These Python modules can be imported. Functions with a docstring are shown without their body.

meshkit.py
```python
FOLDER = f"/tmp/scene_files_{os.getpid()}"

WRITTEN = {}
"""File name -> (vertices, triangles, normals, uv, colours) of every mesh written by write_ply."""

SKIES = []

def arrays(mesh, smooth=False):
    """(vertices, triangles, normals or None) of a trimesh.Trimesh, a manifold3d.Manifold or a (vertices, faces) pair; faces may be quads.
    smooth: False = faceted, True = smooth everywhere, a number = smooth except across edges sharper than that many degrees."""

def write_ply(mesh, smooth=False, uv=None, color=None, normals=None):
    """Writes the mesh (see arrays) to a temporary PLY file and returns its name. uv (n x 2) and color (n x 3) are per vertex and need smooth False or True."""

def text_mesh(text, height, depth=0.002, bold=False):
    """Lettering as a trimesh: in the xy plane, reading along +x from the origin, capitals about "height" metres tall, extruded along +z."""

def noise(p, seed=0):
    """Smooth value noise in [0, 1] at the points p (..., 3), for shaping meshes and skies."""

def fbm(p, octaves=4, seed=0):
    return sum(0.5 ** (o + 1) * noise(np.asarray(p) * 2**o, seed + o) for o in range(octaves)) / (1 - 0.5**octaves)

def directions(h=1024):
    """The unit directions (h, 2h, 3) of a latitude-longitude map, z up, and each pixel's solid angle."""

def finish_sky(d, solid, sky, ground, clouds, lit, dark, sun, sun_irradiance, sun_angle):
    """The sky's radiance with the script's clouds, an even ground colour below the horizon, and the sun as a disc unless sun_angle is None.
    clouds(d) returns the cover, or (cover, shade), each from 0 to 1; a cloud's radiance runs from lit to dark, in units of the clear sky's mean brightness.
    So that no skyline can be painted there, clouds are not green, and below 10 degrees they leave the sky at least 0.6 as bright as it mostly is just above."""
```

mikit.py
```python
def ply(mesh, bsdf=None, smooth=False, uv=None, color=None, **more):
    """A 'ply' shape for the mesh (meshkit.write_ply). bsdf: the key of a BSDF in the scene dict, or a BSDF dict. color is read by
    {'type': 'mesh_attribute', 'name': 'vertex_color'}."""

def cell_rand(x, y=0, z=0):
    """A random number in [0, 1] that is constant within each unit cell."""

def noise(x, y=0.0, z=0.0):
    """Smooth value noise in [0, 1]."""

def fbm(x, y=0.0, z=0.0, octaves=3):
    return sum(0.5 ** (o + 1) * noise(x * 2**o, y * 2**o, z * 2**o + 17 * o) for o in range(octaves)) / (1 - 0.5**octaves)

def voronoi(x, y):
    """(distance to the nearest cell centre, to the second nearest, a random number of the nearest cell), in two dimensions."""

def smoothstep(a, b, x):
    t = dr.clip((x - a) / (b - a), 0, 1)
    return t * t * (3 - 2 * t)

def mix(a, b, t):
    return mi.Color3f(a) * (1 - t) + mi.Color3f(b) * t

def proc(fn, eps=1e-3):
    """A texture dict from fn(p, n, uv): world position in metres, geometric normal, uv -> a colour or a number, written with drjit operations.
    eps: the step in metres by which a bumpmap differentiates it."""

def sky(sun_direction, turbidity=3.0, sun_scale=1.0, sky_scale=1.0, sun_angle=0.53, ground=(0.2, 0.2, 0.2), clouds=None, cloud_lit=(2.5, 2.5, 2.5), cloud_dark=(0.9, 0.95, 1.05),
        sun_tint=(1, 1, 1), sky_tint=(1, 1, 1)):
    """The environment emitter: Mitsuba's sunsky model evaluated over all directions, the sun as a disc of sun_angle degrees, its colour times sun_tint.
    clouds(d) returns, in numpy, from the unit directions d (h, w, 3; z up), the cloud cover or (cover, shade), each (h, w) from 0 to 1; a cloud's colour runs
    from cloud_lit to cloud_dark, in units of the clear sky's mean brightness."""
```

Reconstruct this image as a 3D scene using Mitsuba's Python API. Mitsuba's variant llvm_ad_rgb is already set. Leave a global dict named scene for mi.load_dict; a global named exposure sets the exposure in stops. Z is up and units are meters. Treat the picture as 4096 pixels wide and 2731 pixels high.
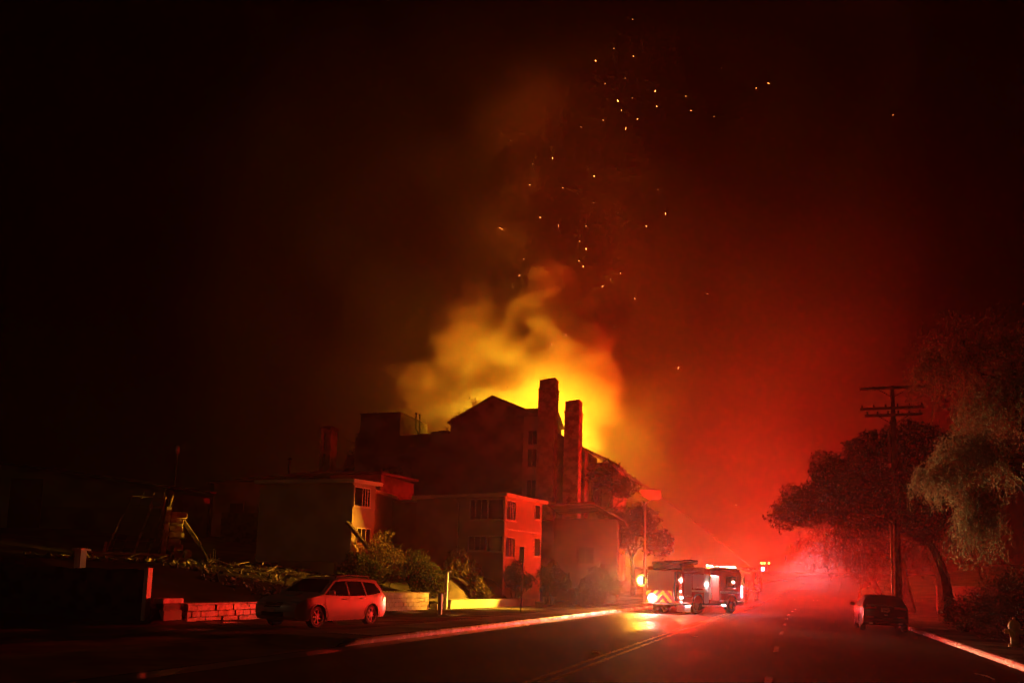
import math, random, numpy as np, trimesh, mitsuba as mi, mikit, meshkit
import manifold3d as m3
from manifold3d import Manifold, CrossSection
from mikit import noise, fbm, mix, smoothstep, proc
T = mi.ScalarTransform4f
# light levels and air, all in one place
SKY, FILL_SUN = 2e-5, .02
HAZE_ALB, HAZE_S, HAZE_G = [.7, .68, .66], .002, .86
HALO = .08, 18.
BANK_ALB, BANK_S, BANK_W, BANK_H = [.85, .83, .82], .032, (7., 14.), 11.
L_REAR, L_AMB, L_WORK, L_BAR, L_CREW, L_STROBE, L_FAR = 13000., 3200., 900., 3200., 60., 70., 50000.
L_FRONT = 9000.
L_FLOOD, L_HEAD, L_BEAM, L_RBEAM = 6000., 26000., 1500., 4200.
FIRE_G, FIRE_B, L_FIRE = .175, .005, 380.
SMOKE_ALB, SMOKE_S = [.92, .88, .82], .7
JET_SAG = .5
FLAMES = [(-45.5, 90.5, 11.0, 1.8, 6.5, 1.2, 'flames behind the flat roof, leftmost'), (-40.0, 90.5, 10.5, 2.0, 7.5, 1.4, 'flames behind the flat roof near the gable'), (-34.5, 91, 11.0, 2.2, 8, 1.3, 'flames behind the gable'),
          (-29.0, 91, 11.0, 2.2, 9, 1.1, 'flames behind the taller chimney'), (-25.7, 90, 13.0, .9, 7.0, .2, 'flames standing between the two chimneys'), (-23.0, 94.5, 10., 1.6, 4.8, .08, 'flames right of the shorter chimney'), (-27.8, 90.0, 17.0, 1.2, 4.6, .08, 'flames behind the level ridge left of the taller chimney'),
          (-22.6, 88.2, 18.2, .25, .7, .3, 'small white hot flame just left of the shorter chimney'), (-20.55, 83.9, 9.9, .42, 1.7, .03, 'flames inside the window opening of the low right wing'), (-18.0, 84.6, 13.9, .16, .4, .05, 'tiny flame under the eaves of the low right wing')]
LOBES = [(-51, 101, 24.5, 4.5, 6, 4.5, 1.), (-47, 101, 27.5, 6, 7, 6.5, 1.), (-43, 101, 32.5, 5.5, 7, 7.5, 1.), (-41, 101, 38.5, 4.6, 6, 6.5, .9), (-38.5, 101, 25, 8, 8, 9, 1.), (-35.5, 101, 31, 4.5, 7, 6, .8),
         (-27.8, 101, 28, 6.8, 8, 10, 1.1), (-28.8, 101, 36, 5.8, 7, 7, 1.1), (-31, 101, 41, 5.0, 6, 5.5, 1.), (-26.2, 101, 24.5, 4.2, 7, 6.5, .95), (-25.6, 100, 19.5, 3.0, 7, 5., .9), (-33.5, 101, 20, 10, 8, 9, 1.)]
WISPS = [(-34, 98, 53, 10, 9, 14, .2), (-36, 98, 62, 9, 9, 14, .2), (-33, 98, 69, 7, 8, 12, .17), (-45, 98, 48, 9, 9, 11, .1), (-50, 98, 32, 8, 8, 12, .05), (-27, 98, 38, 7, 8, 12, .05)]
PUFF, LAMP_HALO_PUFF = .2, .7
EMBERS = np.array([(-15.52,80.49,65.84),(-5.69,80.54,57.84),(-0.78,75.28,51.65),(-1.83,71.14,48.64),(-14.21,66.97,47.06),(-14.60,72.90,47.89),(-27.26,73.35,49.01),(-19.35,66.81,39.09),(-10.33,66.88,37.61),(-12.05,83.99,43.82),(-19.78,77.74,40.41),(-18.50,70.22,33.15),(-18.97,73.83,34.15),(-18.23,83.54,36.50),(-16.79,82.16,36.52),(-18.60,81.20,34.81),(-6.40,73.06,29.68),(-12.32,74.87,23.48),(-9.75,78.18,24.01),(-18.78,67.09,24.65),(-20.32,76.00,23.53),(-25.86,70.89,21.00),(-18.89,81.83,59.55),(-16.49,67.16,51.72),(-17.14,78.23,61.01),(-15.58,81.66,62.15),(-23.81,70.09,41.77),(-26.47,82.12,44.40),(-31.11,81.70,43.35),(-23.95,66.33,29.54),(-13.33,78.73,40.03),(-3.40,66.02,8.46),(-11.82,75.06,51.15),(-11.79,73.86,52.05),(-17.00,69.66,41.43),(-15.16,71.85,26.68),(-47.51,80.51,39.64),(-5.74,71.70,46.85),(-7.60,68.68,45.90),(10.77,78.57,48.21),(-14.19,74.07,51.90),(-14.77,80.38,53.55),(-16.35,70.24,47.50),(-19.20,71.76,41.00),(-19.64,80.40,44.40),(-19.77,75.13,37.54),(-13.83,75.11,30.68)])
scene, labels = {}, {}
exposure = 0.0
# ------------------------------------------------------------------ camera (a person standing in the road; x right, y along the road, z up)
RIGHT, UP, FWD = [0.94376661, 0.3292143, 0.03037331], [0.00489506, -0.1057741, 0.99437814], [-0.33057621, 0.9383122, 0.10143758]
CAM = np.eye(4); CAM[:3, 0] = -np.array(RIGHT); CAM[:3, 1] = UP; CAM[:3, 2] = FWD; CAM[:3, 3] = [0, 0, 1.6]
scene['camera'] = dict(type='perspective', fov=67.80, fov_axis='x', to_world=T(CAM.tolist()), near_clip=.1, far_clip=900,
                       principal_point_offset_y=-0.23661, medium={'type': 'ref', 'id': 'haze_air'})
# ------------------------------------------------------------------ night sky, smoky air
scene['sky'] = {**mikit.sky([-.5, -.7, .5], sun_scale=FILL_SUN, sun_angle=1.5, sun_tint=(1., .85, .6), sky_scale=SKY, sky_tint=(1.5, 1.0, .5)), 'sampling_weight': .6}  # dim sun added behind the camera as fill for the dark foreground
scene['haze_air'] = dict(type='homogeneous', albedo={'type': 'rgb', 'value': HAZE_ALB}, sigma_t=HAZE_S, phase={'type': 'hg', 'g': HAZE_G})
scene['haze'] = dict(type='cube', to_world=T().translate([-10, 110, 42]).scale([165, 145, 44]), bsdf={'type': 'null'}, interior={'type': 'ref', 'id': 'haze_air'})
labels['haze'] = {'label': 'thin smoky air filling the whole street at night', 'category': 'haze', 'kind': 'stuff'}

# ------------------------------------------------------------------ helpers
def cat(*ms): return trimesh.util.concatenate([m for m in ms if m is not None])
def tm(v, f): return trimesh.Trimesh(np.asarray(v, float), np.asarray(f, int), process=False)
def mani(m):
    a = m.to_mesh(); return trimesh.Trimesh(a.vert_properties[:, :3], a.tri_verts, process=False)
def box(lo, hi): return trimesh.creation.box(bounds=[np.minimum(lo, hi), np.maximum(lo, hi)])
def cbox(lo, hi, c=.02):
    lo, hi = np.minimum(lo, hi).astype(float), np.maximum(lo, hi).astype(float)
    P = []
    for s in np.ndindex(2, 2, 2):
        p = np.where(np.array(s) == 1, hi, lo); d = np.where(np.array(s) == 1, -1, 1)
        for k in range(3):
            q = p + d * c; q[k] = p[k]; P.append(q)
    return trimesh.Trimesh(np.array(P)).convex_hull
def frame3(a, b, side=None):
    z = np.asarray(b, float) - a; L = np.linalg.norm(z); z /= L
    s = np.array(side if side is not None else ([0, 0, 1.] if abs(z[2]) < .9 else [1., 0, 0]), float)
    x = np.cross(s, z); x /= np.linalg.norm(x)
    return x, np.cross(z, x), z, L
def beam(a, b, w, h=None, side=None, c=.01):
    h = h or w; x, y, z, L = frame3(a, b, side)
    m = cbox([-w / 2, -h / 2, 0], [w / 2, h / 2, L], min(c, w * .3, h * .3))
    t = np.eye(4); t[:3, 0], t[:3, 1], t[:3, 2], t[:3, 3] = x, y, z, a
    return m.apply_transform(t)
def tube(pts, rad, n=8, cap=True):
    p = np.asarray(pts, float); r = np.broadcast_to(np.asarray(rad, float), (len(p),))
    t = np.gradient(p, axis=0); t /= np.linalg.norm(t, axis=1, keepdims=True) + 1e-12
    a = np.cross(t, [0, 0, 1.] if np.abs(t[:, 2]).mean() < .8 else [1., 0, 0]); a /= np.linalg.norm(a, axis=1, keepdims=True) + 1e-12
    b = np.cross(t, a); g = np.arange(n) * 2 * np.pi / n
    v = p[:, None] + r[:, None, None] * (np.cos(g)[None, :, None] * a[:, None] + np.sin(g)[None, :, None] * b[:, None])
    i, j = np.meshgrid(np.arange(len(p) - 1), np.arange(n), indexing='ij')
    q = np.stack([i * n + j, i * n + (j + 1) % n, (i + 1) * n + (j + 1) % n, (i + 1) * n + j], -1).reshape(-1, 4)
    f = [q[:, [0, 1, 2]], q[:, [0, 2, 3]]]; v = v.reshape(-1, 3)
    if cap:
        N = len(v); v = np.vstack([v, p[:1], p[-1:]]); k = np.arange(n); e = (len(p) - 1) * n
        f += [np.stack([k * 0 + N, (k + 1) % n, k], 1), np.stack([k * 0 + N + 1, e + k, e + (k + 1) % n], 1)]
    return tm(v, np.vstack(f))
def lathe(prof, n=20):
    return trimesh.creation.revolve(np.asarray(prof, float), sections=n)
def quadstrip(P, Q):
    P, Q = np.asarray(P, float), np.asarray(Q, float); n = len(P); i = np.arange(n - 1)
    return tm(np.vstack([P, Q]), np.vstack([np.stack([i, i + 1, n + i + 1], 1), np.stack([i, n + i + 1, n + i], 1)]))
def poly_slab(pts, p0, e, th, out):
    """A vertical slab: outline pts (along, z) on the wall from p0 along e, from the wall plane outwards by th (out = outward normal)."""
    from shapely.geometry import Polygon
    m = trimesh.creation.extrude_polygon(Polygon(pts), th, engine='earcut')
    t = np.eye(4); t[:3, 0] = [e[0], e[1], 0]; t[:3, 1] = [0, 0, 1]; t[:3, 2] = [out[0], out[1], 0]; t[:3, 3] = [p0[0], p0[1], 0]
    m.apply_transform(t)
    if np.linalg.det(t[:3, :3]) < 0: m.invert()
    return m
def place(m, loc=(0, 0, 0), rz=0.):
    t = trimesh.transformations.rotation_matrix(math.radians(rz), [0, 0, 1]); t[:3, 3] = loc
    m = m.copy(); m.apply_transform(t); return m
def free(key):
    k, i = key, 0
    used = USED
    while k in used: i += 1; k = f'{key}_{i:03d}'
    used.add(k); return k
USED = set(scene)
def put(key, mesh, mat, smooth=False, **kw):
    scene[key] = mikit.ply(mesh, mat, smooth=smooth, **kw); return key
def thing(name, label, category, group=None, kind=None):
    k = free(name); d = {'label': label, 'category': category}
    if group: d['group'] = group
    if kind: d['kind'] = kind
    labels[k] = d; return k
def solo(name, mesh, mat, label, category, group=None, kind=None, smooth=False, **kw):
    return put(thing(name, label, category, group, kind), mesh, mat, smooth, **kw)
def struct(name, mesh, mat, label=None, smooth=False):
    k = free(name); labels[k] = {'kind': 'structure'}
    if label: labels[k]['label'] = label
    return put(k, mesh, mat, smooth)
def part(parent, name, mesh, mat, smooth=False, label=None, kind=None, **kw):
    k = free(parent + '__' + name)
    if label or kind: labels[k] = {a: b for a, b in (('label', label), ('kind', kind)) if b}
    return put(k, mesh, mat, smooth, **kw)
def light(rgb, weight=1.0):
    return {'type': 'area', 'radiance': {'type': 'rgb', 'value': [float(x) for x in rgb]}, 'sampling_weight': float(weight)}
def rng(s): return np.random.default_rng(s)

# ------------------------------------------------------------------ materials
def rgb(c): return {'type': 'rgb', 'value': [float(x) for x in c]}
def mat(name, color, rough=.6, spec=.5, metal=0., coat=0.):
    b = {'type': 'principled', 'base_color': color if isinstance(color, dict) else rgb(color), 'roughness': rough, 'metallic': metal, 'specular': spec}
    if coat: b['clearcoat'], b['clearcoat_gloss'] = coat, .95
    scene['mat_' + name] = {'type': 'twosided', 'b': b}; return 'mat_' + name
def mottled(a, b, s, oct=4, lo=.3, hi=.7):
    return proc(lambda p, n, uv: mix(a, b, smoothstep(lo, hi, fbm(p.x * s, p.y * s, p.z * s, oct))))
def bumped(base, fn, scale, eps=.004):
    return {'type': 'bumpmap', 'arbitrary': proc(fn, eps), 'scale': scale, 'b': base}
ASPHALT = {'type': 'twosided', 'b': {'type': 'principled', 'specular': .3,
    'base_color': proc(lambda p, n, uv: mix((.016, .015, .014), (.04, .037, .033), .5 * fbm(p.x * 1.3, p.y * .35, 0, 4) + .5 * noise(p.x * 45, p.y * 45))),
    'roughness': proc(lambda p, n, uv: .46 + .26 * smoothstep(.35, .65, fbm(p.x * .55, p.y * .16, 3.1, 4)))}}
scene['mat_asphalt'] = ASPHALT
scene['mat_ground'] = {'type': 'twosided', 'b': {'type': 'principled', 'specular': .5,
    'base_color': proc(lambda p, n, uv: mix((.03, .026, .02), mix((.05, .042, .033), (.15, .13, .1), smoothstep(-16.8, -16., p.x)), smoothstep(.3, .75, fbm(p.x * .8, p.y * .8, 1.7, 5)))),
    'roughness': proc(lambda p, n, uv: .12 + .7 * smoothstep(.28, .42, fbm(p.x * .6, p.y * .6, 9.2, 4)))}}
mat('pavement', mottled((.16, .15, .13), (.3, .28, .25), .9), .55)
mat('kerb', proc(lambda p, n, uv: mix((.05, .045, .04), (.66, .62, .57), smoothstep(.44, .56, fbm(p.y * 1.7, p.z * 2.5, p.x * .3, 4)) * (.2 + .8 * noise(p.y * 7, p.z * 6)))), .35, .6)
mat('kerb_red', proc(lambda p, n, uv: mix(mix((.34, .03, .025), (.2, .1, .09), fbm(p.y * 2, p.z * 6, 0, 3)), (.75, .72, .66),
    smoothstep(.5, .56, fbm(p.y * 4.5, p.z * 9, 5.5, 3)) * smoothstep(.35, .5, noise(p.y * .8 + .6)))), .5)
mat('paint_yellow', mottled((.12, .085, .025), (.36, .25, .05), 3.), .6)
mat('wet_concrete', mottled((.05, .047, .042), (.12, .11, .1), 1.1), .14)
mat('paint_white', mottled((.3, .29, .27), (.68, .66, .62), 7), .5)
mat('stucco_pale', mottled((.3, .26, .22), (.42, .37, .31), .7), .8, .3)
mat('stucco_dim', mottled((.2, .17, .14), (.32, .28, .23), .5), .85, .3)
mat('scorched', mottled((.06, .05, .045), (.22, .19, .16), .45), .85, .3)
mat('roof_dark', mottled((.05, .045, .04), (.11, .1, .09), 1.2), .75)
mat('brick', mottled((.16, .1, .07), (.3, .2, .15), 2.), .8)
mat('block', mottled((.36, .32, .26), (.56, .51, .43), 3.), .75)
mat('stone', mottled((.28, .25, .2), (.52, .47, .38), 4.), .8)
mat('redwall', mottled((.22, .18, .16), (.5, .44, .4), 3.5), .3, .6)
mat('mortar', (.12, .11, .1), .9)
mat('trim', mottled((.5, .46, .4), (.7, .65, .57), 1.5), .55)
mat('glass_dark', (.012, .012, .014), .08, .7)
mat('room_dark', (.02, .018, .016), .9)
mat('wood_old', mottled((.1, .075, .05), (.22, .17, .12), 3), .75)
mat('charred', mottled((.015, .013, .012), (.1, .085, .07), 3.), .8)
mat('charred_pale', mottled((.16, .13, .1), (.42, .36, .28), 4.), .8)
mat('metal_pole', (.22, .22, .21), .45, .5, .6)
mat('metal_dark', (.03, .03, .03), .5)
mat('chrome', (.75, .75, .75), .18, .5, 1.)
mat('white_panel', (.75, .74, .72), .5)
mat('rubber', (.018, .018, .018), .8, .3)
mat('tyre', (.022, .021, .02), .75, .3)
mat('alloy', (.45, .45, .46), .3, .5, .85)
mat('car_silver', (.4, .4, .39), .32, .5, .15, 1.)
mat('car_black', (.012, .012, .014), .22, .5, 0., 1.)
mat('car_glass', (.01, .011, .012), .07, .8)
mat('black_plastic', (.02, .02, .02), .5)
mat('lamp_clear', (.5, .5, .5), .12, .7)
mat('lamp_red', (.35, .015, .01), .15, .7)
mat('plate', (.6, .57, .45), .5)
mat('ink', (.06, .06, .1), .6)
mat('engine_red', mottled((.3, .018, .014), (.36, .03, .022), 1.1), .28, .5, 0., .8)
mat('engine_white', (.62, .6, .56), .3, .5, 0., .6)
mat('chevron_yellow', (.85, .62, .04), .4)
mat('chevron_red', (.5, .03, .02), .4)
mat('tread_plate', (.4, .4, .41), .35, .5, .8)
mat('hydrant_yellow', mottled((.5, .34, .045), (.68, .48, .08), 9.), .5)
mat('bark', mottled((.035, .028, .022), (.1, .08, .06), 5.), .9, .2)
mat('turnout', (.16, .12, .06), .8)
mat('reflective', (.9, .85, .35), .35)
mat('skin', (.4, .25, .18), .6)
mat('ash', mottled((.05, .045, .038), (.3, .26, .2), 5.), .9)
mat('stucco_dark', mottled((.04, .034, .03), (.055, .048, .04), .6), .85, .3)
mat('water', (.85, .88, .9), .3)
mat('bin', (.03, .035, .04), .5)
def leafmat(name, c, tr):
    scene['mat_' + name] = {'type': 'twosided', 'b': {'type': 'diffuse', 'reflectance': rgb(c)}} if not tr else \
        {'type': 'principledthin', 'base_color': rgb(c), 'roughness': .6, 'diff_trans': tr, 'spec_trans': 0.0}
    return 'mat_' + name
leafmat('leaf_pepper', (.26, .25, .13), 1.0)
leafmat('leaf_dark', (.035, .038, .02), .3)
leafmat('leaf_dry', (.09, .065, .035), .3)

# ------------------------------------------------------------------ ground, road, pavements
def sstep(a, b, x):
    t = np.clip((np.asarray(x, float) - a) / (b - a), 0, 1); return t * t * (3 - 2 * t)
KL = np.array([[-9.45, -30], [-9.4, 8], [-9.35, 15.5], [-9.17, 27.6], [-8.6, 55], [-7.3, 78], [-4.5, 105], [2, 140], [14, 190], [30, 250]], float)
KR = np.array([[4.75, -30], [4.85, 10], [4.94, 19], [5.2, 32], [5.6, 50], [6.6, 75], [9.4, 105], [16, 140], [28, 190], [44, 250]], float)
kl = lambda y: np.interp(y, KL[:, 1], KL[:, 0])
kr = lambda y: np.interp(y, KR[:, 1], KR[:, 0])
road_z = lambda y: .055 * np.maximum(0, np.asarray(y, float) - 76)
def gz(x, y):
    x, y = np.asarray(x, float), np.asarray(y, float)
    l, r = kl(y), kr(y)
    lift = .146 * (1 - sstep(15.8, 15.2, y) * 0) * np.where(y < 15.6, sstep(0, 3.0, l - x) * .7, 1.)
    left = lift * np.where(x < l, 1, 0) - .1 * sstep(-11.6, -13.2, x) - .03 * sstep(-13.5, -16.5, x) * sstep(29, 24, y)
    back = sstep(17.5, 18.1, y)
    left = left + back * (.5 * sstep(-17.12, -17.3, x) + 1.35 * sstep(-17.3, -24, x) + .35 * sstep(-24, -40, x) + (1.1 * sstep(-16.75, -18.2, x) * sstep(37.5, 42, y) * (x < -10) - .6 * sstep(-18, -24, x) * sstep(37.5, 42, y)) + .6 * sstep(-22, -30, x) * sstep(38, 52, y) + 1.6 * sstep(-34, -52, x))
    left = left + back * .12 * (meshkit.fbm(np.stack([x * .5, y * .5, x * 0 + 4], -1), 3) - .5) * sstep(-17.6, -20, x)
    right = .146 + .3 * sstep(1.5, 9, x - r) + .5 * sstep(8, 20, x - r)
    return road_z(y) + np.where(x < l, left, np.where(x > r, right, 0)) - .06 * np.where((x > l) & (x < r), 1, 0)
def grid_sheet(xs, ys, zf):
    X, Y = np.meshgrid(xs, ys, indexing='ij'); Z = zf(X, Y); ny = len(ys)
    i, j = np.meshgrid(np.arange(len(xs) - 1), np.arange(ny - 1), indexing='ij')
    q = np.stack([i * ny + j, (i + 1) * ny + j, (i + 1) * ny + j + 1, i * ny + j + 1], -1).reshape(-1, 4)
    return tm(np.stack([X, Y, Z], -1).reshape(-1, 3), np.vstack([q[:, [0, 1, 2]], q[:, [0, 2, 3]]]))
ys = np.concatenate([np.arange(-30, 10, 4), np.arange(10, 62, .4), np.arange(62, 110, 2), np.arange(110, 251, 10)])
xl = np.concatenate([np.linspace(-165, -60, 12), np.arange(-58, -26, 1.), np.arange(-26, -9.6, .3)])
i = np.arange(len(ys))
# left lot, right lot: two sheets in one ground, each ending under its kerb
def lot(side):
    if side < 0:
        us = np.concatenate([np.linspace(-155, -50, 12), np.arange(-48, -17, 1.), np.arange(-17, -7.9, .3), [-7.9, -7.7, -7.5], np.arange(-7.2, -.2, .35), [-.13]])
        f = lambda U, Y: (kl(Y) + U, Y)
    else:
        us = np.concatenate([[.13], np.arange(.4, 9, .4), np.arange(9, 30, 2), np.linspace(32, 130, 10)])
        f = lambda U, Y: (kr(Y) + U, Y)
    U, Y = np.meshgrid(us, ys, indexing='ij'); X, Y = f(U, Y); m = grid_sheet(us, ys, lambda a, b: gz(X, Y)); m.vertices[:, 0] = X.ravel(); return m
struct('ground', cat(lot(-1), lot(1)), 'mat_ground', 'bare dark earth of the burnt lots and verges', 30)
def strip(xa, xb, z, n=1, yy=ys):
    rows = [np.stack([xa(yy) * (1 - t) + xb(yy) * t, yy, road_z(yy) + z], 1) for t in np.linspace(0, 1, n + 1)]
    return cat(*[quadstrip(rows[k + 1], rows[k]) for k in range(n)])
struct('road', strip(lambda y: kl(y) - .6, lambda y: kr(y) + .6, 0., 6), 'mat_asphalt', 'worn dark asphalt road running past the fire', 30)
struct('gutter', strip(lambda y: kl(y), lambda y: kl(y) + .55, .004, 1), 'mat_wet_concrete', 'pale concrete gutter strip along the left kerb')
def kerb(c, side, y0, y1):
    yy = np.concatenate([np.arange(y0, y1, .8), [y1]]); h = .146 * np.clip((yy - y0) / .9 + .12, .12, 1) if side < 0 else yy * 0 + .146
    x = c(yy); z0 = road_z(yy)
    sec = [(0, -.05), (0.012, .6), (.035, .92), (.05, 1.), (.17, 1.)]
    pts = [np.stack([x - (-side) * 0 + side * a, yy, z0 + h * b], 1) for a, b in sec]
    return cat(*[quadstrip(pts[k], pts[k + 1]) for k in range(len(sec) - 1)])
struct('kerb', kerb(kl, -1, 15.4, 240), 'mat_kerb', 'wet concrete kerb on the left side of the road', 40)
struct('kerb', kerb(kr, 1, -20, 240), 'mat_kerb_red', 'red painted kerb with worn white marks on the right', 40)
yy = np.arange(17, 120, 1.)
struct('pavement', cat(quadstrip(np.stack([kl(yy) - .18, yy, road_z(yy) + .152], 1), np.stack([kl(yy) - 1.75, yy, road_z(yy) + .156], 1))), 'mat_pavement', 'concrete pavement strip behind the left kerb')
ctr = lambda y: kl(y) * .40 + kr(y) * .60 - (kl(16) * .40 + kr(16) * .60) - 3.62
for dx in (-.13, .13):
    struct('centre_line', strip(lambda y, d=dx: ctr(y) + d - .055, lambda y, d=dx: ctr(y) + d + .055, .005, 1, np.arange(2, 200, 2.)), 'mat_paint_yellow')
lane = lambda y: ctr(y) + 3.45
for y0 in (5, 12.8, 20.9, 28.9, 36.2, 43.5, 51, 58.5, 66):
    yy = np.array([y0, y0 + 1., y0 + 2.1])
    struct('lane_dash', quadstrip(np.stack([lane(yy) + .06, yy, road_z(yy) + .005], 1), np.stack([lane(yy) - .06, yy, road_z(yy) + .005], 1)), 'mat_paint_white')

# ------------------------------------------------------------------ windows and other things on walls
def bars(us, zs, w, t0, t1, p0, e, out, u0, u1, z0, z1):
    """Sash bars at the given positions between u0..u1 and z0..z1, from t0 to t1 outwards."""
    ms = []
    for u_ in us: ms.append(wall_box(p0, e, out, u_ - w / 2, u_ + w / 2, z0, z1, t0, t1))
    for z_ in zs: ms.append(wall_box(p0, e, out, u0, u1, z_ - w / 2, z_ + w / 2, t0, t1 - .004))
    return ms
def wall_box(p0, e, out, u0, u1, z0, z1, t0, t1, c=0.):
    m = cbox([u0, z0, t0], [u1, z1, t1], c) if c else box([u0, z0, t0], [u1, z1, t1])
    t = np.eye(4); t[:3, 0] = [e[0], e[1], 0]; t[:3, 1] = [0, 0, 1]; t[:3, 2] = [out[0], out[1], 0]; t[:3, 3] = [p0[0], p0[1], 0]
    m.apply_transform(t)
    if np.linalg.det(t[:3, :3]) < 0: m.invert()
    return m
def window(host, p0, p1, u0, u1, z0, z1, us=(), zs=(), out=None, frame_mat='mat_trim', glass='mat_glass_dark', w=.07, label=None, sill=True):
    p0, p1 = np.array(p0[:2], float), np.array(p1[:2], float); e = (p1 - p0) / np.linalg.norm(p1 - p0)
    out = np.array([e[1], -e[0]]) if out is None else np.array(out)
    fr = [wall_box(p0, e, out, u0 - w, u0, z0 - w, z1 + w, -.05, .06, .01), wall_box(p0, e, out, u1, u1 + w, z0 - w, z1 + w, -.05, .06, .01),
          wall_box(p0, e, out, u0, u1, z1, z1 + w, -.05, .056), wall_box(p0, e, out, u0, u1, z0 - w, z0, -.05, .056)]
    k = part(host, 'window', cat(*fr), frame_mat, label=label)
    cols = [u0, *us, u1]; rows = [z0, *zs, z1]
    for a, b in zip(cols[:-1], cols[1:]):
        for c, d in zip(rows[:-1], rows[1:]):
            part(k, 'pane', wall_box(p0, e, out, a + .012, b - .012, c + .012, d - .012, .004, .014), glass)
    for m in bars(us, (), w * .75, .0, .05, p0, e, out, u0, u1, z0, z1): part(k, 'mullion', m, frame_mat)
    for m in bars((), zs, w * .6, .0, .045, p0, e, out, u0, u1, z0, z1): part(k, 'glazing_bar', m, frame_mat)
    if sill: part(k, 'sill', wall_box(p0, e, out, u0 - w - .05, u1 + w + .05, z0 - w - .06, z0 - w - .002, -.04, .11, .012), frame_mat)
    return k
def walls(ring, z0, z1, th=.25):
    """Solid block over a plan outline."""
    from shapely.geometry import Polygon
    pg = Polygon(ring); m = trimesh.creation.extrude_polygon(pg, z1 - z0, engine='earcut'); m.apply_translation([0, 0, z0]); return m
def flat_roof(ring, z, th, over):
    from shapely.geometry import Polygon
    m = trimesh.creation.extrude_polygon(Polygon(ring).buffer(over, join_style=2), th, engine='earcut'); m.apply_translation([0, 0, z]); return m
def slab3(corners, th):
    """A sloped roof plane: 4 corners, thickened downwards."""
    c = np.asarray(corners, float); v = np.vstack([c, c - [0, 0, th]])
    return trimesh.Trimesh(v).convex_hull

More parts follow.
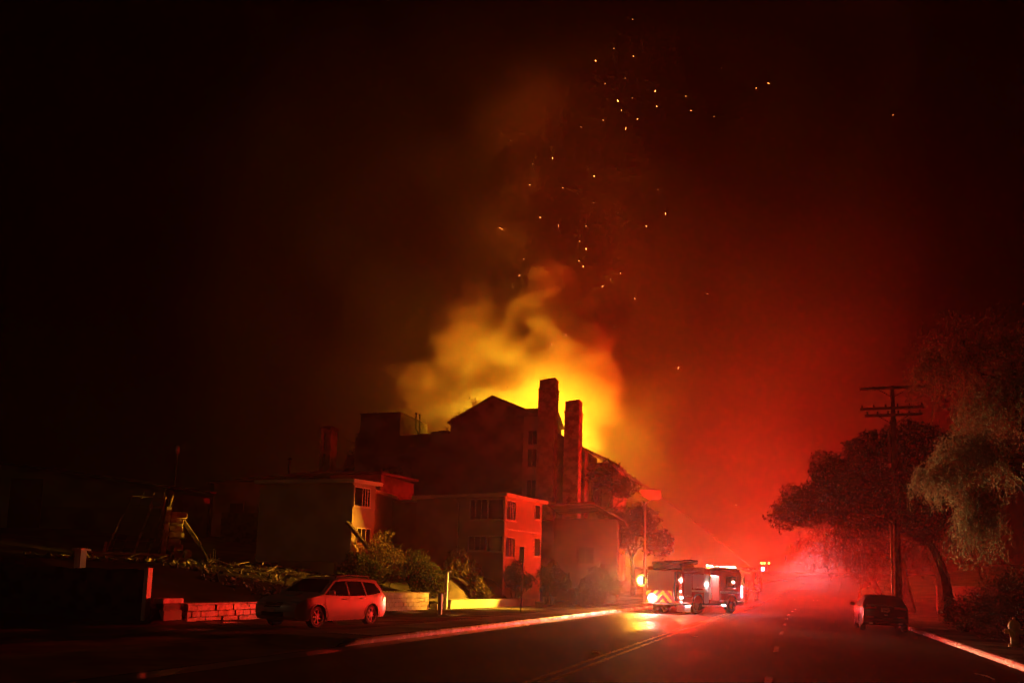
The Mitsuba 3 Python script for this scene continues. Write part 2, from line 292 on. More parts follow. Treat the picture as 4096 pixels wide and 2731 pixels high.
# ---------------- the burning apartment building
A = thing('apartment_building', 'tall dark apartment building on fire, smoke rising behind its gable and two chimneys', 'building')
part(A, 'wall', walls([(-48.6, 80), (-36.05, 80), (-36.05, 96), (-48.6, 96)], 1.5, 18.15), 'mat_scorched', label='flat roofed left wing')
part(A, 'parapet', cat(*[box(a, b) for a, b in (((-48.62, 79.98, 18.15), (-36.05, 80.2, 18.42)), ((-48.62, 80.2, 18.15), (-48.4, 96, 18.42)))]), 'mat_scorched')
ph = part(A, 'rooftop_room', box([-48.35, 80.5, 18.152], [-42.95, 88, 21.3]), 'mat_scorched', label='box shaped room on the flat roof')
part(ph, 'coping', cat(box([-48.42, 80.43, 21.3], [-42.88, 88.06, 21.4])), 'mat_roof_dark')
part(ph, 'drain_pipe', tube([[-42.8, 86.5, 18.2], [-42.8, 86.5, 21.3]], .07), 'mat_metal_pole')
vp = part(A, 'vent_pipe', tube([[-40.75, 81, 18.1], [-40.75, 81, 18.9], [-41.05, 81, 19.4], [-41.1, 81, 21.15]], .09), 'mat_metal_dark')
part(vp, 'cap', tube([[-41.1, 81, 21.15], [-41.1, 81, 21.3]], .14), 'mat_metal_dark')
part(A, 'vent_pipe', tube([[-40.72, 81.3, 18.1], [-40.72, 81.3, 21.2]], .08), 'mat_metal_dark')
for x0, x1, h in ((-40.35, -39.4, .45), (-38.85, -38.05, .62), (-37.9, -36.7, .68)):
    part(A, 'rooftop_unit', cat(cbox([x0, 80.6, 18.152], [x1, 81.6, 18.15 + h], .03), cbox([x0 - .05, 80.55, 18.15 + h], [x1 + .05, 81.65, 18.22 + h], .02)), 'mat_scorched')
gab = [(-36.05, 1.5), (-24.9, 1.5), (-24.9, 20.0), (-27.28, 20.85), (-30.86, 22.42), (-36.05, 19.72)]
part(A, 'wall', poly_slab([(x + 36.05, z) for x, z in gab], (-36.05, 88), (1, 0), 8., (0, -1)), 'mat_scorched', label='gable front')
part(A, 'roof', cat(slab3([(-36.35, 79.6, 19.72), (-30.86, 79.6, 22.6), (-30.86, 88.3, 22.6), (-36.35, 88.3, 19.72)], .16),
     slab3([(-30.86, 79.6, 22.6), (-27.0, 79.6, 20.95), (-27.0, 88.3, 20.95), (-30.86, 88.3, 22.6)], .16)), 'mat_roof_dark', label='gable roof')
part(A, 'roof', cat(slab3([(-29.2, 84, 21.9), (-24.4, 84, 21.85), (-24.0, 80.05, 19.7), (-27.3, 80.05, 20.75)], .16), slab3([(-29.2, 84, 21.9), (-24.4, 84, 21.85), (-24.4, 87.5, 20.1), (-29.2, 87.5, 20.1)], .16)), 'mat_roof_dark', label='cross roof with level ridge between gable and chimney')
part(A, 'wall', walls([(-24.9, 80.1), (-20.2, 81.2), (-20.2, 87), (-24.9, 87)], 1.5, 16.2), 'mat_scorched', label='right wing')
part(A, 'roof', cat(slab3([(-25.2, 80.3, 19.25), (-19.9, 80.9, 16.25), (-19.9, 84, 16.25), (-25.2, 84, 19.25)], .16)), 'mat_roof_dark', label='steep roof right of the tall chimney')
part(A, 'wall', tm([(-24.9, 80.6, 16.2), (-20.2, 81.2, 16.2), (-24.9, 80.6, 18.95)], [[0, 1, 2]]), 'mat_scorched')
def chimney(x0, x1, y0, y1, z0, z1, zc, cap):
    k = part(A, 'chimney', cat(box([x0 - .06, y0 - .06, z0], [x1 + .06, y1 + .06, zc]), box([x0, y0, zc], [x1, y1, z1])), 'mat_brick', label=cap)
    part(k, 'collar', cbox([x0 - .14, y0 - .14, zc - .14], [x1 + .14, y1 + .14, zc + .03], .03), 'mat_brick')
    n = 5; xs_ = np.linspace(x0 - .03, x1 + .03, n)
    part(k, 'rim', cat(*[cbox([xs_[q], y0 - .03, z1], [xs_[q + 1], y1 + .03, z1 + [.12, .2, .24, .27][q]], .02) for q in range(n - 1)]), 'mat_brick'); return k
chimney(-25.0, -23.22, 78.9, 80.3, 8.3, 23.7, 22.8, 'taller chimney nearest the gable')
chimney(-22.15, -20.6, 79.6, 81.0, 8.3, 21.3, 20.3, 'shorter chimney at the right end')
part(A, 'wall', walls([(-26.95, 79.62), (-24.95, 79.62), (-24.95, 80), (-26.95, 80)], 1.5, 19.9), 'mat_stucco_dim', label='projecting window bay')
for z0, z1 in ((16.75, 18.3), (14.2, 16.2), (10.7, 12.75)):
    window(A, (-26.95, 79.62), (-24.95, 79.62), .6, 1.6, z0, z1, us=(1.1,), out=(0, -1), frame_mat='mat_stucco_dim')
part(A, 'wall', walls([(-22.3, 83), (-17.6, 84), (-17.6, 92), (-22.3, 92)], 1.5, 15.2), 'mat_scorched', label='low burning wing at the right end')
part(A, 'roof', cat(slab3([(-21.5, 82.8, 17.2), (-17.2, 83.7, 15.1), (-17.2, 90, 15.1), (-21.5, 90, 17.2)], .16)), 'mat_roof_dark', label='sloping eaves of the low right wing')
kw = part(A, 'window', cat(*[wall_box((-22.3, 83), (.978, .208), (.208, -.978), *q, -.02, .07) for q in ((1.45, 1.52, 9.7, 11.9), (2.42, 2.5, 9.7, 11.9), (1.52, 2.42, 11.82, 11.9), (1.52, 2.42, 9.7, 9.78))]), 'mat_charred', label='window opening with fire inside')
part(kw, 'mullion', wall_box((-22.3, 83), (.978, .208), (.208, -.978), 1.95, 2.0, 9.78, 11.82, .02, .065), 'mat_charred')
for z_ in (10.3, 10.9, 11.4): part(kw, 'glazing_bar', wall_box((-22.3, 83), (.978, .208), (.208, -.978), 1.52, 2.42, z_ - .03, z_ + .03, .02, .06), 'mat_charred')

# ---------------- the two storey house in front of it
Lend, cor, bay, Rend, lwL, lwR = (-24.45, 48.9), (-17.28, 47.66), (-17.0, 49.21), (-16.19, 52.58), (-24.26, 39.96), (-23.68, 41.63)
B = thing('apartment_house', 'pale two storey apartment house with red lit corner bay below the burning building', 'building')
part(B, 'wall', walls([cor, bay, Rend, (-24.6, 54.2), Lend], .2, 7.2), 'mat_stucco_pale', label='main block')
part(B, 'wall', walls([(-24.4, 49.3), (-24.6, 54.2), (-31, 54), (-31, 48.9)], .2, 7.0), 'mat_stucco_pale', label='recessed middle part')
part(B, 'wall', walls([lwL, lwR, (-25.4, 41.9), (-26.3, 48.8), (-30.9, 48.8), (-30.9, 39.8)], .2, 7.2), 'mat_stucco_pale', label='projecting left wing with a red lit end wall')
part(B, 'roof', cat(flat_roof([cor, bay, Rend, (-24.6, 54.2), Lend], 7.2, .22, .32), flat_roof([lwL, lwR, (-25.4, 41.9), (-26.3, 48.8), (-30.9, 48.8), (-30.9, 39.8)], 7.203, .22, .28), flat_roof([(-24.4, 49.3), (-24.6, 54.2), (-31, 54), (-31, 48.9)], 7.0, .19, .2)), 'mat_trim', label='flat roof with projecting eaves')
LW = math.hypot(7.17, 1.24)
def wfront(u0, u1, *r, **k): return window(B, Lend, cor, LW - u1, LW - u0, *r, w=.06, **k)
wfront(1.35, 2.7, 5.7, 7.03, us=(LW - 2.28, LW - 1.82), label='upper front window with three narrow lights')
wfront(.12, 1.24, 5.7, 7.0, label='dark upper front window beside the corner')
wfront(1.35, 2.72, 3.59, 4.52, us=(LW - 2.28, LW - 1.82), label='lower front window with three narrow lights')
wfront(.12, 1.24, 3.55, 4.52, label='dark lower front window beside the corner')
window(B, cor, bay, .19, 1.40, 5.7, 6.96, us=(.72, .95, 1.16), zs=(6.6,), label='upper window of the red lit bay', w=.06)
window(B, cor, bay, .19, 1.44, 3.2, 4.48, us=(.72, .95, 1.16), label='lower window of the red lit bay', w=.06)
window(B, bay, Rend, 2.45, 3.15, 6.05, 7.02, label='narrow upper side window', w=.06)
window(B, bay, Rend, 2.45, 3.25, 3.42, 4.65, label='narrow lower side window', w=.06)
window(B, lwL, lwR, .1, 1.28, 5.85, 6.95, us=(.72, .93, 1.12), label='upper window of the left wing end wall', w=.06)
window(B, lwL, lwR, .45, 1.45, 3.6, 4.48, us=(.77, 1.1), label='lower window of the left wing end wall', w=.06)
part(B, 'string_course', cat(wall_box(bay, np.subtract(Rend, bay) / 3.466, (.972, -.233), 0.02, 3.44, 4.98, 5.09, 0, .035), wall_box(cor, np.subtract(bay, cor) / 1.575, (.984, -.178), 0.02, 1.55, 4.98, 5.09, 0, .035)), 'mat_trim')
part(B, 'corner_trim', tube([(cor[0] + .03, cor[1] - .03, .3), (cor[0] + .03, cor[1] - .03, 7.19)], .06, 4), 'mat_trim')
dp = np.array(cor) + (np.array(Lend) - cor) * 3.65 / LW
part(B, 'downpipe', tube([(dp[0] - .3, dp[1] - .25, 7.2), (dp[0] - .26, dp[1] - .21, 7.07), (dp[0], dp[1] - .08, 6.85), (dp[0], dp[1] - .08, 2.5)], .048), 'mat_trim')
C2 = thing('boundary_house', 'low dim house joined to the right of the pale apartment house', 'building')
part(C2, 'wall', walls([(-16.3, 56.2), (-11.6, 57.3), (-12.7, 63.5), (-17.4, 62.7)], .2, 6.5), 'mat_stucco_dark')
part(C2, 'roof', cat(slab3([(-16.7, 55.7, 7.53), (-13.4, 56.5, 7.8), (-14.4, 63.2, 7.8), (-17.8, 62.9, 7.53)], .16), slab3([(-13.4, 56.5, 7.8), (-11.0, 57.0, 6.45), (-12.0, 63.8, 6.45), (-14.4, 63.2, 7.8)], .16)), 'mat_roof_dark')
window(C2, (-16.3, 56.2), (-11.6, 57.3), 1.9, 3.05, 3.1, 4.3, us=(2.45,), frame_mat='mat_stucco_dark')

# ---------------- buildings farther left
C3 = thing('dark_house', 'low dark house with long level roofline, left of the apartment house', 'building')
part(C3, 'wall', walls([(-52, 60), (-39.5, 60.5), (-39.5, 68), (-52, 68)], 1.5, 10.3), 'mat_scorched')
part(C3, 'wall', walls([(-39.5, 60.9), (-34.4, 61.3), (-34.4, 68), (-39.5, 68)], 1.5, 10.9), 'mat_scorched', label='taller right part')
part(C3, 'roof', cat(slab3([(-52.4, 59.6, 10.3), (-39.4, 60.1, 11.25), (-39.4, 68.4, 11.6), (-52.4, 68.4, 10.7)], .2)), 'mat_roof_dark')
part(C3, 'roof', cat(slab3([(-39.4, 60.5, 11.2), (-34.1, 60.9, 11.1), (-34.1, 68.4, 11.4), (-39.4, 68.4, 11.5)], .2)), 'mat_roof_dark')
for u_ in (2., 5.2, 9.0): window(C3, (-52, 60), (-39.5, 60.5), u_, u_ + 1.5, 6.6, 8.2, us=(u_ + .75,), frame_mat='mat_scorched', glass='mat_room_dark')
C4 = thing('burnt_shell', 'black burnt out house shell in front of the low dark house', 'building')
part(C4, 'wall', walls([(-38.7, 52), (-35.3, 52.2), (-35.2, 56), (-38.6, 56)], 1.5, 9.3), 'mat_charred')
part(C4, 'wall', walls([(-44.5, 52.5), (-38.7, 52.4), (-38.6, 56), (-44.5, 56)], 1.5, 6.4), 'mat_charred', label='lower left part')
part(C4, 'roof', flat_roof([(-38.7, 52), (-35.3, 52.2), (-35.2, 56), (-38.6, 56)], 9.3, .15, .15), 'mat_charred')
part(C4, 'parapet', flat_roof([(-44.5, 52.5), (-38.72, 52.4), (-38.62, 56), (-44.5, 56)], 6.4, .2, .0), 'mat_charred')
C5 = thing('pale_house', 'low pale walled house at the far left, its roof slanting down to the right', 'building')
part(C5, 'wall', poly_slab([(0, 2), (13.2, 2), (13.2, 7.7), (5, 8.75), (0, 9.3)], (-56, 41.6), (.97, .243), .3, (.243, -.97)), 'mat_stucco_dim', label='pale front wall')
part(C5, 'wall', walls([(-55.9, 41.8), (-43.1, 45.0), (-44.5, 51), (-57.4, 48)], 2, 7.6), 'mat_scorched')
part(C5, 'roof', cat(slab3([(-56.5, 40.9, 9.45), (-42.6, 44.3, 7.75), (-44.2, 51.4, 8.2), (-58.2, 48.4, 9.9)], .16)), 'mat_roof_dark')
part(C5, 'doorway', wall_box((-56, 41.6), (.97, .243), (.243, -.97), 1.0, 3.6, 2.2, 8.2, .301, .32), 'mat_room_dark', label='tall dark opening')
part(C5, 'base_wall', wall_box((-56, 41.6), (.97, .243), (.243, -.97), 3.7, 13.1, 2.0, 6.1, .301, .4), 'mat_scorched', label='dark lower wall')
Ch = thing('lone_chimney', 'slim chimney standing alone above the dark house roofs', 'chimney')
part(Ch, 'corner', cat(box([-44.2, 66, 9], [-43.95, 66.3, 16.4]), box([-43.45, 66, 9], [-43.2, 66.3, 16.4])), 'mat_brick')
part(Ch, 'back', box([-44.2, 66.7, 9], [-43.2, 66.9, 16.4]), 'mat_brick')
part(Ch, 'side', box([-43.2, 66.02, 9], [-43.0, 67.2, 16.3]), 'mat_brick')
part(Ch, 'lintel', cat(*[box([-43.95, 66.02, z], [-43.45, 66.28, z + .35]) for z in (12.2, 13.9, 16.05)]), 'mat_brick')
part(Ch, 'cap', cbox([-44.3, 65.9, 16.4], [-42.95, 67.3, 16.7], .03), 'mat_brick')
Vp = thing('stove_pipe', 'thin black pipe with a cap above the burnt house shell', 'pipe')
part(Vp, 'pipe', tube([[-43.6, 60.2, 8.], [-43.58, 60.2, 12.3]], .09), 'mat_metal_dark'); part(Vp, 'cap', lathe([(0, .3), (.22, .18), (.22, .1), (0, .1)], 10).apply_translation([-43.58, 60.2, 12.25]), 'mat_metal_dark')
Lp = thing('lamp_post', 'thin post with pale lantern head on the left skyline above the pale house', 'lamp')
part(Lp, 'pole', tube([[-56.8, 60, 2.5], [-56.8, 60, 13.2]], [.1, .06]), 'mat_metal_dark')
part(Lp, 'lantern', lathe([(0, 0), (.16, 0.02), (.24, .35), (.16, .7), (.05, .85), (0, .9)], 12).apply_translation([-56.8, 60, 13.2]), 'mat_white_panel')

# ---------------- walls, posts and fences along the left pavement
def block_wall(key, p0, p1, z0, z1, thick, bl, bh, m, seed, cap=True, rough=.008, piece='block', capmat=None):
    """Masonry wall: recessed mortar core, every block of the street face and of the two ends a piece."""
    g = rng(seed); p0, p1 = np.array(p0, float), np.array(p1, float); L = np.linalg.norm(p1 - p0); e = (p1 - p0) / L; out = np.array([e[1], -e[0]])
    part(key, 'core', wall_box(p0, e, out, .015, L - .015, z0 - .3, z1 - .01, -thick + .02, -.02), 'mat_mortar')
    nr = max(1, round((z1 - z0) / bh)); h = (z1 - z0) / nr; j = .009
    for r_ in range(nr):
        u_ = 0.; first = True
        while u_ < L - .02:
            w = bl * (1 if not (first and r_ % 2) else .5) * (1 + rough * 8 * (g.random() - .5)); first = False
            w2 = min(w, L - u_)
            if L - u_ - w2 < .1: w2 = L - u_
            d = rough * g.random() * 2
            mm = wall_box(p0, e, out, u_ + j / 2, u_ + w2 - j / 2, z0 + r_ * h + j / 2, z0 + (r_ + 1) * h - j / 2, -.09, .0 + d, .012)
            part(key, piece, mm, m); u_ += w2
        part(key, piece, wall_box(p0, e, out, L - .09, L - .0 + .004, z0 + r_ * h + j / 2, z0 + (r_ + 1) * h - j / 2, -thick, -.095, .012), m)
        part(key, piece, wall_box(p0, e, out, -.004, .09, z0 + r_ * h + j / 2, z0 + (r_ + 1) * h - j / 2, -thick, -.095, .012), m)
    if cap:
        n = max(1, round(L / .9))
        for q in range(n): part(key, 'capstone', wall_box(p0, e, out, q * L / n + .004 - .02 * (q == 0), (q + 1) * L / n - .004 + .02 * (q == n - 1), z1, z1 + .06, -thick - .03, .035, .012), capmat or m)
W1 = thing('block_wall', 'amber lit pale block wall with flat cap right behind the parked wagon', 'wall')
block_wall(W1, (-17.15, 31.2), (-16.55, 34.9), gz(-16.8, 33) - .02, .84, 1.6, .37, .21, 'mat_block', 4)
W2 = thing('stone_wall', 'low red lit wall of stained stone blocks left of the wagon', 'wall')
block_wall(W2, (-17.08, 18.9), (-17.0, 26.2), gz(-16.8, 22) - .02, .56, .42, .4, .21, 'mat_redwall', 5, cap=True, rough=.02)
W3 = thing('low_garden_wall', 'long low smooth wall glowing red beyond the two short posts', 'wall')
part(W3, 'wall', wall_box((-16.2, 36.8), np.array([.108, .9942]), np.array([.9942, -.108]), 0, 11., -.1, .48, -.3, 0, .02), 'mat_stucco_pale')
for q in range(8): part(W3, 'capstone', wall_box((-16.2, 36.8), np.array([.108, .9942]), np.array([.9942, -.108]), q * 11 / 8 + .004, (q + 1) * 11 / 8 - .004, .48, .53, -.33, .03, .01), 'mat_stucco_pale')
solo('wall_end', cat(cbox([-16.6, 35.15, -.02], [-16.2, 35.55, .34], .03)), 'mat_block', 'small pale stone block at the end of the amber block wall', 'stone')
W4 = thing('terrace_wall', 'short dim pink wall above and behind the wagon roof', 'wall')
part(W4, 'wall', wall_box((-24.9, 34), np.array([1., .02]), np.array([.02, -1.]), 0, 3.3, .8, 2.25, -.3, 0, .02), 'mat_stucco_dim'); part(W4, 'capstone', wall_box((-24.9, 34), np.array([1., .02]), np.array([.02, -1.]), -.03, 3.33, 2.25, 2.31, -.33, .03, .01), 'mat_stucco_dim')
Fn = thing('board_fence', 'black board fence filling the lower left, ending at a red lit post', 'fence')
for q in range(48): part(Fn, 'board', box([-17.63 - .25 * q - .243, 17.72, .02], [-17.63 - .25 * q, 17.745, 1.6 + .02 * math.sin(q * 7.3)]), 'mat_charred')
part(Fn, 'rail', box([-29.7, 17.748, .5], [-17.65, 17.83, .6]), 'mat_wood_old'); part(Fn, 'rail', box([-29.7, 17.748, 1.3], [-17.65, 17.83, 1.4]), 'mat_wood_old')
part(Fn, 'end_post', cbox([-17.62, 17.66, 0], [-17.47, 17.86, 1.66], .012), 'mat_trim', label='red lit end post')
St = thing('step_wall', 'small stepped side wall beside the fence end', 'wall')
part(St, 'base', cbox([-17.45, 18.0, -.02], [-17.1, 18.75, .42], .015), 'mat_stucco_dim'); part(St, 'coping', cbox([-17.48, 17.95, .62], [-17.1, 18.78, .78], .015), 'mat_redwall'); part(St, 'upper', box([-17.42, 18.02, .42], [-17.14, 18.7, .62]), 'mat_charred')
Gp = thing('gate_post', 'pale square post with cap standing behind the black fence', 'post')
part(Gp, 'shaft', cbox([-21.35, 18.5, .9], [-21.1, 18.75, 2.15], .015), 'mat_trim'); part(Gp, 'cap', cbox([-21.42, 18.43, 2.15], [-21.0, 18.82, 2.22], .015), 'mat_trim')
def square_post(x, y, z1, w, label):
    k = thing('square_post', label, 'post', None); z0 = float(gz(x, y))
    part(k, 'shaft', cbox([x - w / 2, y - w / 2, z0 - .1], [x + w / 2, y + w / 2, z1], .012), 'mat_trim'); part(k, 'cap', cbox([x - w / 2 - .02, y - w / 2 - .02, z1], [x + w / 2 + .14, y + w / 2 + .02, z1 + .05], .012), 'mat_trim')
square_post(-14.0, 30.7, .95, .16, 'shorter square post with cap, right of the amber block wall')
square_post(-16.25, 36.3, 1.95, .17, 'taller square post with cap, beside the low red wall')
Sg = thing('street_sign', 'dark sign post by the left kerb, its plate seen edge on', 'sign')
part(Sg, 'post', tube([[-11.45, 34.2, .1], [-11.4, 34.2, 3.15]], .035), 'mat_metal_dark'); part(Sg, 'plate', cbox([-11.53, 34.0, 2.45], [-11.3, 34.02, 3.2], .004), 'mat_metal_dark')
part(Sg, 'bolt', cat(*[tube([[-11.41, 34.03, z], [-11.41, 33.98, z]], .012, 6) for z in (2.6, 3.05)]), 'mat_chrome')
for x, y, s_, lb in ((-12.4, 52.5, 1.0, 'dark wheeled bin by the left kerb, nearer the fire engine'), (-13.3, 51.6, 1.0, 'dark wheeled bin by the left kerb, farther from the fire engine')):
    k = thing('wheeled_bin', lb, 'bin'); z0 = float(gz(x, y))
    v = trimesh.Trimesh([(x + sx * (.22 + .06 * t), y + sy * (.25 + .06 * t), z0 + .08 + t * .85) for t in (0, 1) for sx in (-1, 1) for sy in (-1, 1)]).convex_hull
    part(k, 'body', v, 'mat_bin'); part(k, 'lid', cbox([x - .31, y - .33, z0 + .935], [x + .31, y + .33, z0 + 1.0], .03), 'mat_bin')
    for sx in (-1, 1): part(k, 'wheel', tube([[x + sx * .2, y + .27, z0 + .1], [x + sx * .27, y + .27, z0 + .1]], .1, 12), 'mat_rubber')
Lb = thing('low_block', 'low red lit concrete block past the end of the long low wall', 'block')
part(Lb, 'body', cbox([-15.3, 50.5, .0], [-14.9, 52., .5], .03), 'mat_stucco_pale'); part(Lb, 'cap', cbox([-15.34, 50.45, .5], [-14.86, 52.05, .56], .02), 'mat_stucco_pale')

# ---------------- the burnt ruin on the raised lot
RUIN = trimesh.transformations.rotation_matrix(math.radians(41), [0, 0, 1]) @ np.diag([.885, .885, 1.18, 1.]); RUIN[:3, 3] = np.array([-33.3, 33., 2.13]) - RUIN[:3, :3] @ np.array([-28.2, 28., 2.05])
def rpart(host, name, m, mt, **k): m = m.copy(); m.apply_transform(RUIN); return part(host, name, m, mt, **k)
Rn = thing('burnt_ruin', 'amber lit ruin: leaning wire grid, bare posts and a stub of stone chimney', 'ruin')
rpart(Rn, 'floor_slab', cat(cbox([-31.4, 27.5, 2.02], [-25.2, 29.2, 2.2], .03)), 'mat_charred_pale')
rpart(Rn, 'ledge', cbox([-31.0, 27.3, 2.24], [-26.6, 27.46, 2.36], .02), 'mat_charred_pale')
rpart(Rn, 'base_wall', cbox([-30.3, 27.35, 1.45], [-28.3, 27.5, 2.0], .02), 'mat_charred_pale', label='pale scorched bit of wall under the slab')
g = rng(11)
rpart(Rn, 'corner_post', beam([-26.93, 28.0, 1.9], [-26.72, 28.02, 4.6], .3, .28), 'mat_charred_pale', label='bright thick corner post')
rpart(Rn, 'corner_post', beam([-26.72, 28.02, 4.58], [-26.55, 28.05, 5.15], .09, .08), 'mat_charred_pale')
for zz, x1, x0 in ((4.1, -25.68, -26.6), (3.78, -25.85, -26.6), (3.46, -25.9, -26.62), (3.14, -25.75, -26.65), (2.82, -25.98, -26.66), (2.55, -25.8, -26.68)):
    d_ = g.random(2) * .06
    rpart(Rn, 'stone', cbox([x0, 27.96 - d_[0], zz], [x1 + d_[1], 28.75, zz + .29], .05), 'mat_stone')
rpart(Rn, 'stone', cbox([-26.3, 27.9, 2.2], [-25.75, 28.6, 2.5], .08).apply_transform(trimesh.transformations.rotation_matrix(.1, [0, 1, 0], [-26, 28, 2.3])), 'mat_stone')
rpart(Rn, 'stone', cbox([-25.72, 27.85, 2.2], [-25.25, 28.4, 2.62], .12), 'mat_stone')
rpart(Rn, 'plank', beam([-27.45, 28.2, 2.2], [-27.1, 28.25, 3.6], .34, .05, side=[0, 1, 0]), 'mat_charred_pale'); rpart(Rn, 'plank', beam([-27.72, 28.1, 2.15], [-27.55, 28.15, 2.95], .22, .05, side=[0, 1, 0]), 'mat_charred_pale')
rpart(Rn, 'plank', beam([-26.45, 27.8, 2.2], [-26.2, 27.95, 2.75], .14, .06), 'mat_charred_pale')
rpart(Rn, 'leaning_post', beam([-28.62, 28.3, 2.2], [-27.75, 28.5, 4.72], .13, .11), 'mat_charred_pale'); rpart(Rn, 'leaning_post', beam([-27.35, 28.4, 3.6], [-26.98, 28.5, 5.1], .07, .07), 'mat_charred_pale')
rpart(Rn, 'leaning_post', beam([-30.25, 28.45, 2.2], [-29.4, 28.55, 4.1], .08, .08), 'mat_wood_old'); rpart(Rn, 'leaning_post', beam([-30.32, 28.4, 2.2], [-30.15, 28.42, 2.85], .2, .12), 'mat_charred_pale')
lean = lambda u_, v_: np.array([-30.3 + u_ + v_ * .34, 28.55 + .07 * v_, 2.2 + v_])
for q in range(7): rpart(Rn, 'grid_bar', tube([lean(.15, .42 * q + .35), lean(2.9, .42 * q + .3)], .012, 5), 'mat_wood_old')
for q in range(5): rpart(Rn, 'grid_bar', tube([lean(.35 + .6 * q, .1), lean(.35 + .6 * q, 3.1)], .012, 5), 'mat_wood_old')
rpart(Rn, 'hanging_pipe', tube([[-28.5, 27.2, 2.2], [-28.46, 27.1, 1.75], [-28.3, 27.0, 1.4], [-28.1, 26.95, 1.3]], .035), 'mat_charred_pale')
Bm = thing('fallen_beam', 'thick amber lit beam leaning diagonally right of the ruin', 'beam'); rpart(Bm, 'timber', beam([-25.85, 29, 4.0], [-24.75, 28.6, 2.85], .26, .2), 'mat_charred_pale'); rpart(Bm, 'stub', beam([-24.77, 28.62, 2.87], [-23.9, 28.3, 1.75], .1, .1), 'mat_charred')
Bs = thing('fallen_beam', 'thin dark beam leaning in front of the left wing end wall', 'beam'); part(Bs, 'timber', beam([-23.8, 38.7, 4.7], [-21.6, 38.2, 2.8], .24, .18), 'mat_charred'); part(Bs, 'plate', cbox([-22.9, 38.5, 2.3], [-22.6, 38.7, 2.55], .03), 'mat_charred_pale')
Rl = thing('stair_railing', 'remains of a thin metal railing right of the ruin', 'railing')
for x, h in ((-24.3, .7), (-24.12, .85), (-23.95, 1.1), (-23.82, 1.05), (-24.5, .6)): rpart(Rl, 'baluster', tube([[x, 28, 1.5], [x + .02, 28, 1.6 + h]], .022 if h > 1 else .013, 6), 'mat_metal_pole')
rpart(Rl, 'base_rail', tube([[-24.6, 28, 1.62], [-23.7, 28, 1.6]], .02, 6), 'mat_metal_pole')
# rubble: the larger broken pieces one by one, the rest as stuff
def shard(g, s):
    v = g.normal(size=(9, 3)) * np.array([1, .6, .3]) * s; return trimesh.Trimesh(v).convex_hull
g = rng(21); rub = []
for q in range(1100):
    y = 24 + 10 * g.random(); x = -17.9 - 13 * g.random() ** .8
    s_ = .05 + .11 * g.random() ** 3; m = shard(g, s_); m.apply_transform(trimesh.transformations.random_rotation_matrix(g.random(3))); m.apply_translation([x, y, float(gz(x, y)) + s_ * .35]); rub.append(m)
solo('rubble', cat(*rub), 'mat_ash', 'broken masonry and burnt scraps strewn down the bank below the ruin', 'rubble', kind='stuff')
for q in range(16):
    x = -21.2 - 10 * g.random(); y = 26 + 6 * g.random(); z = float(gz(x, y)); a = g.random() * 3.14; L = .35 + .5 * g.random(); dx, dy = math.cos(a) * L, math.sin(a) * L * .6
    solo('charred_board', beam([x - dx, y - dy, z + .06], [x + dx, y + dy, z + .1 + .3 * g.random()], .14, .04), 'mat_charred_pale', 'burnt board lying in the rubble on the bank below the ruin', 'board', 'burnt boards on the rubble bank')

# ------------------------------------------------------------------ cars
def profile_body(pts, W, circles=(), rad=.37, wz=.33, wells=.3):
    b = Manifold.extrude(CrossSection([np.array(pts)[::-1]]), W).translate([0, 0, -W / 2])
    for cx in circles:
        for s in (-1, 1):
            b = b - Manifold.cylinder(wells, rad, rad, 40).translate([cx, wz, W / 2 - wells if s > 0 else -W / 2])
    return b
def warp(v, W, L, belt, top, nose=.16, tail=.1, tum=.26):
    """From (x, z, y) of the extruded side view to the car's own x, y, z, with rounded plan and sloping sides."""
    x, z, y = v[:, 0], v[:, 1], v[:, 2]
    t = np.clip((z - belt) / (top - belt), 0, 1); k = 1 - tum * t ** 1.15 - .05 * np.clip((.55 - z) / .4, 0, 1) ** 2 - .03 * np.clip((z - .62) / (belt - .62), 0, 1) * (z < belt)
    k = k - np.where(z >= belt, .03, 0)
    fx = np.clip((x - (L / 2 - .9)) / .9, 0, 1); rx = np.clip((-x - (L / 2 - .8)) / .8, 0, 1)
    k = k * (1 - nose * fx ** 2) * (1 - tail * rx ** 2)
    s = y / (W / 2)
    xx = x - np.sign(x) * .16 * s ** 2 * np.clip((np.abs(x) - L / 2 + .8) / .8, 0, 1)
    zz = z - .055 * np.abs(s) ** 4 * np.clip((z - .7) / .3, 0, 1)
    return np.stack([xx, y * k, zz], 1)
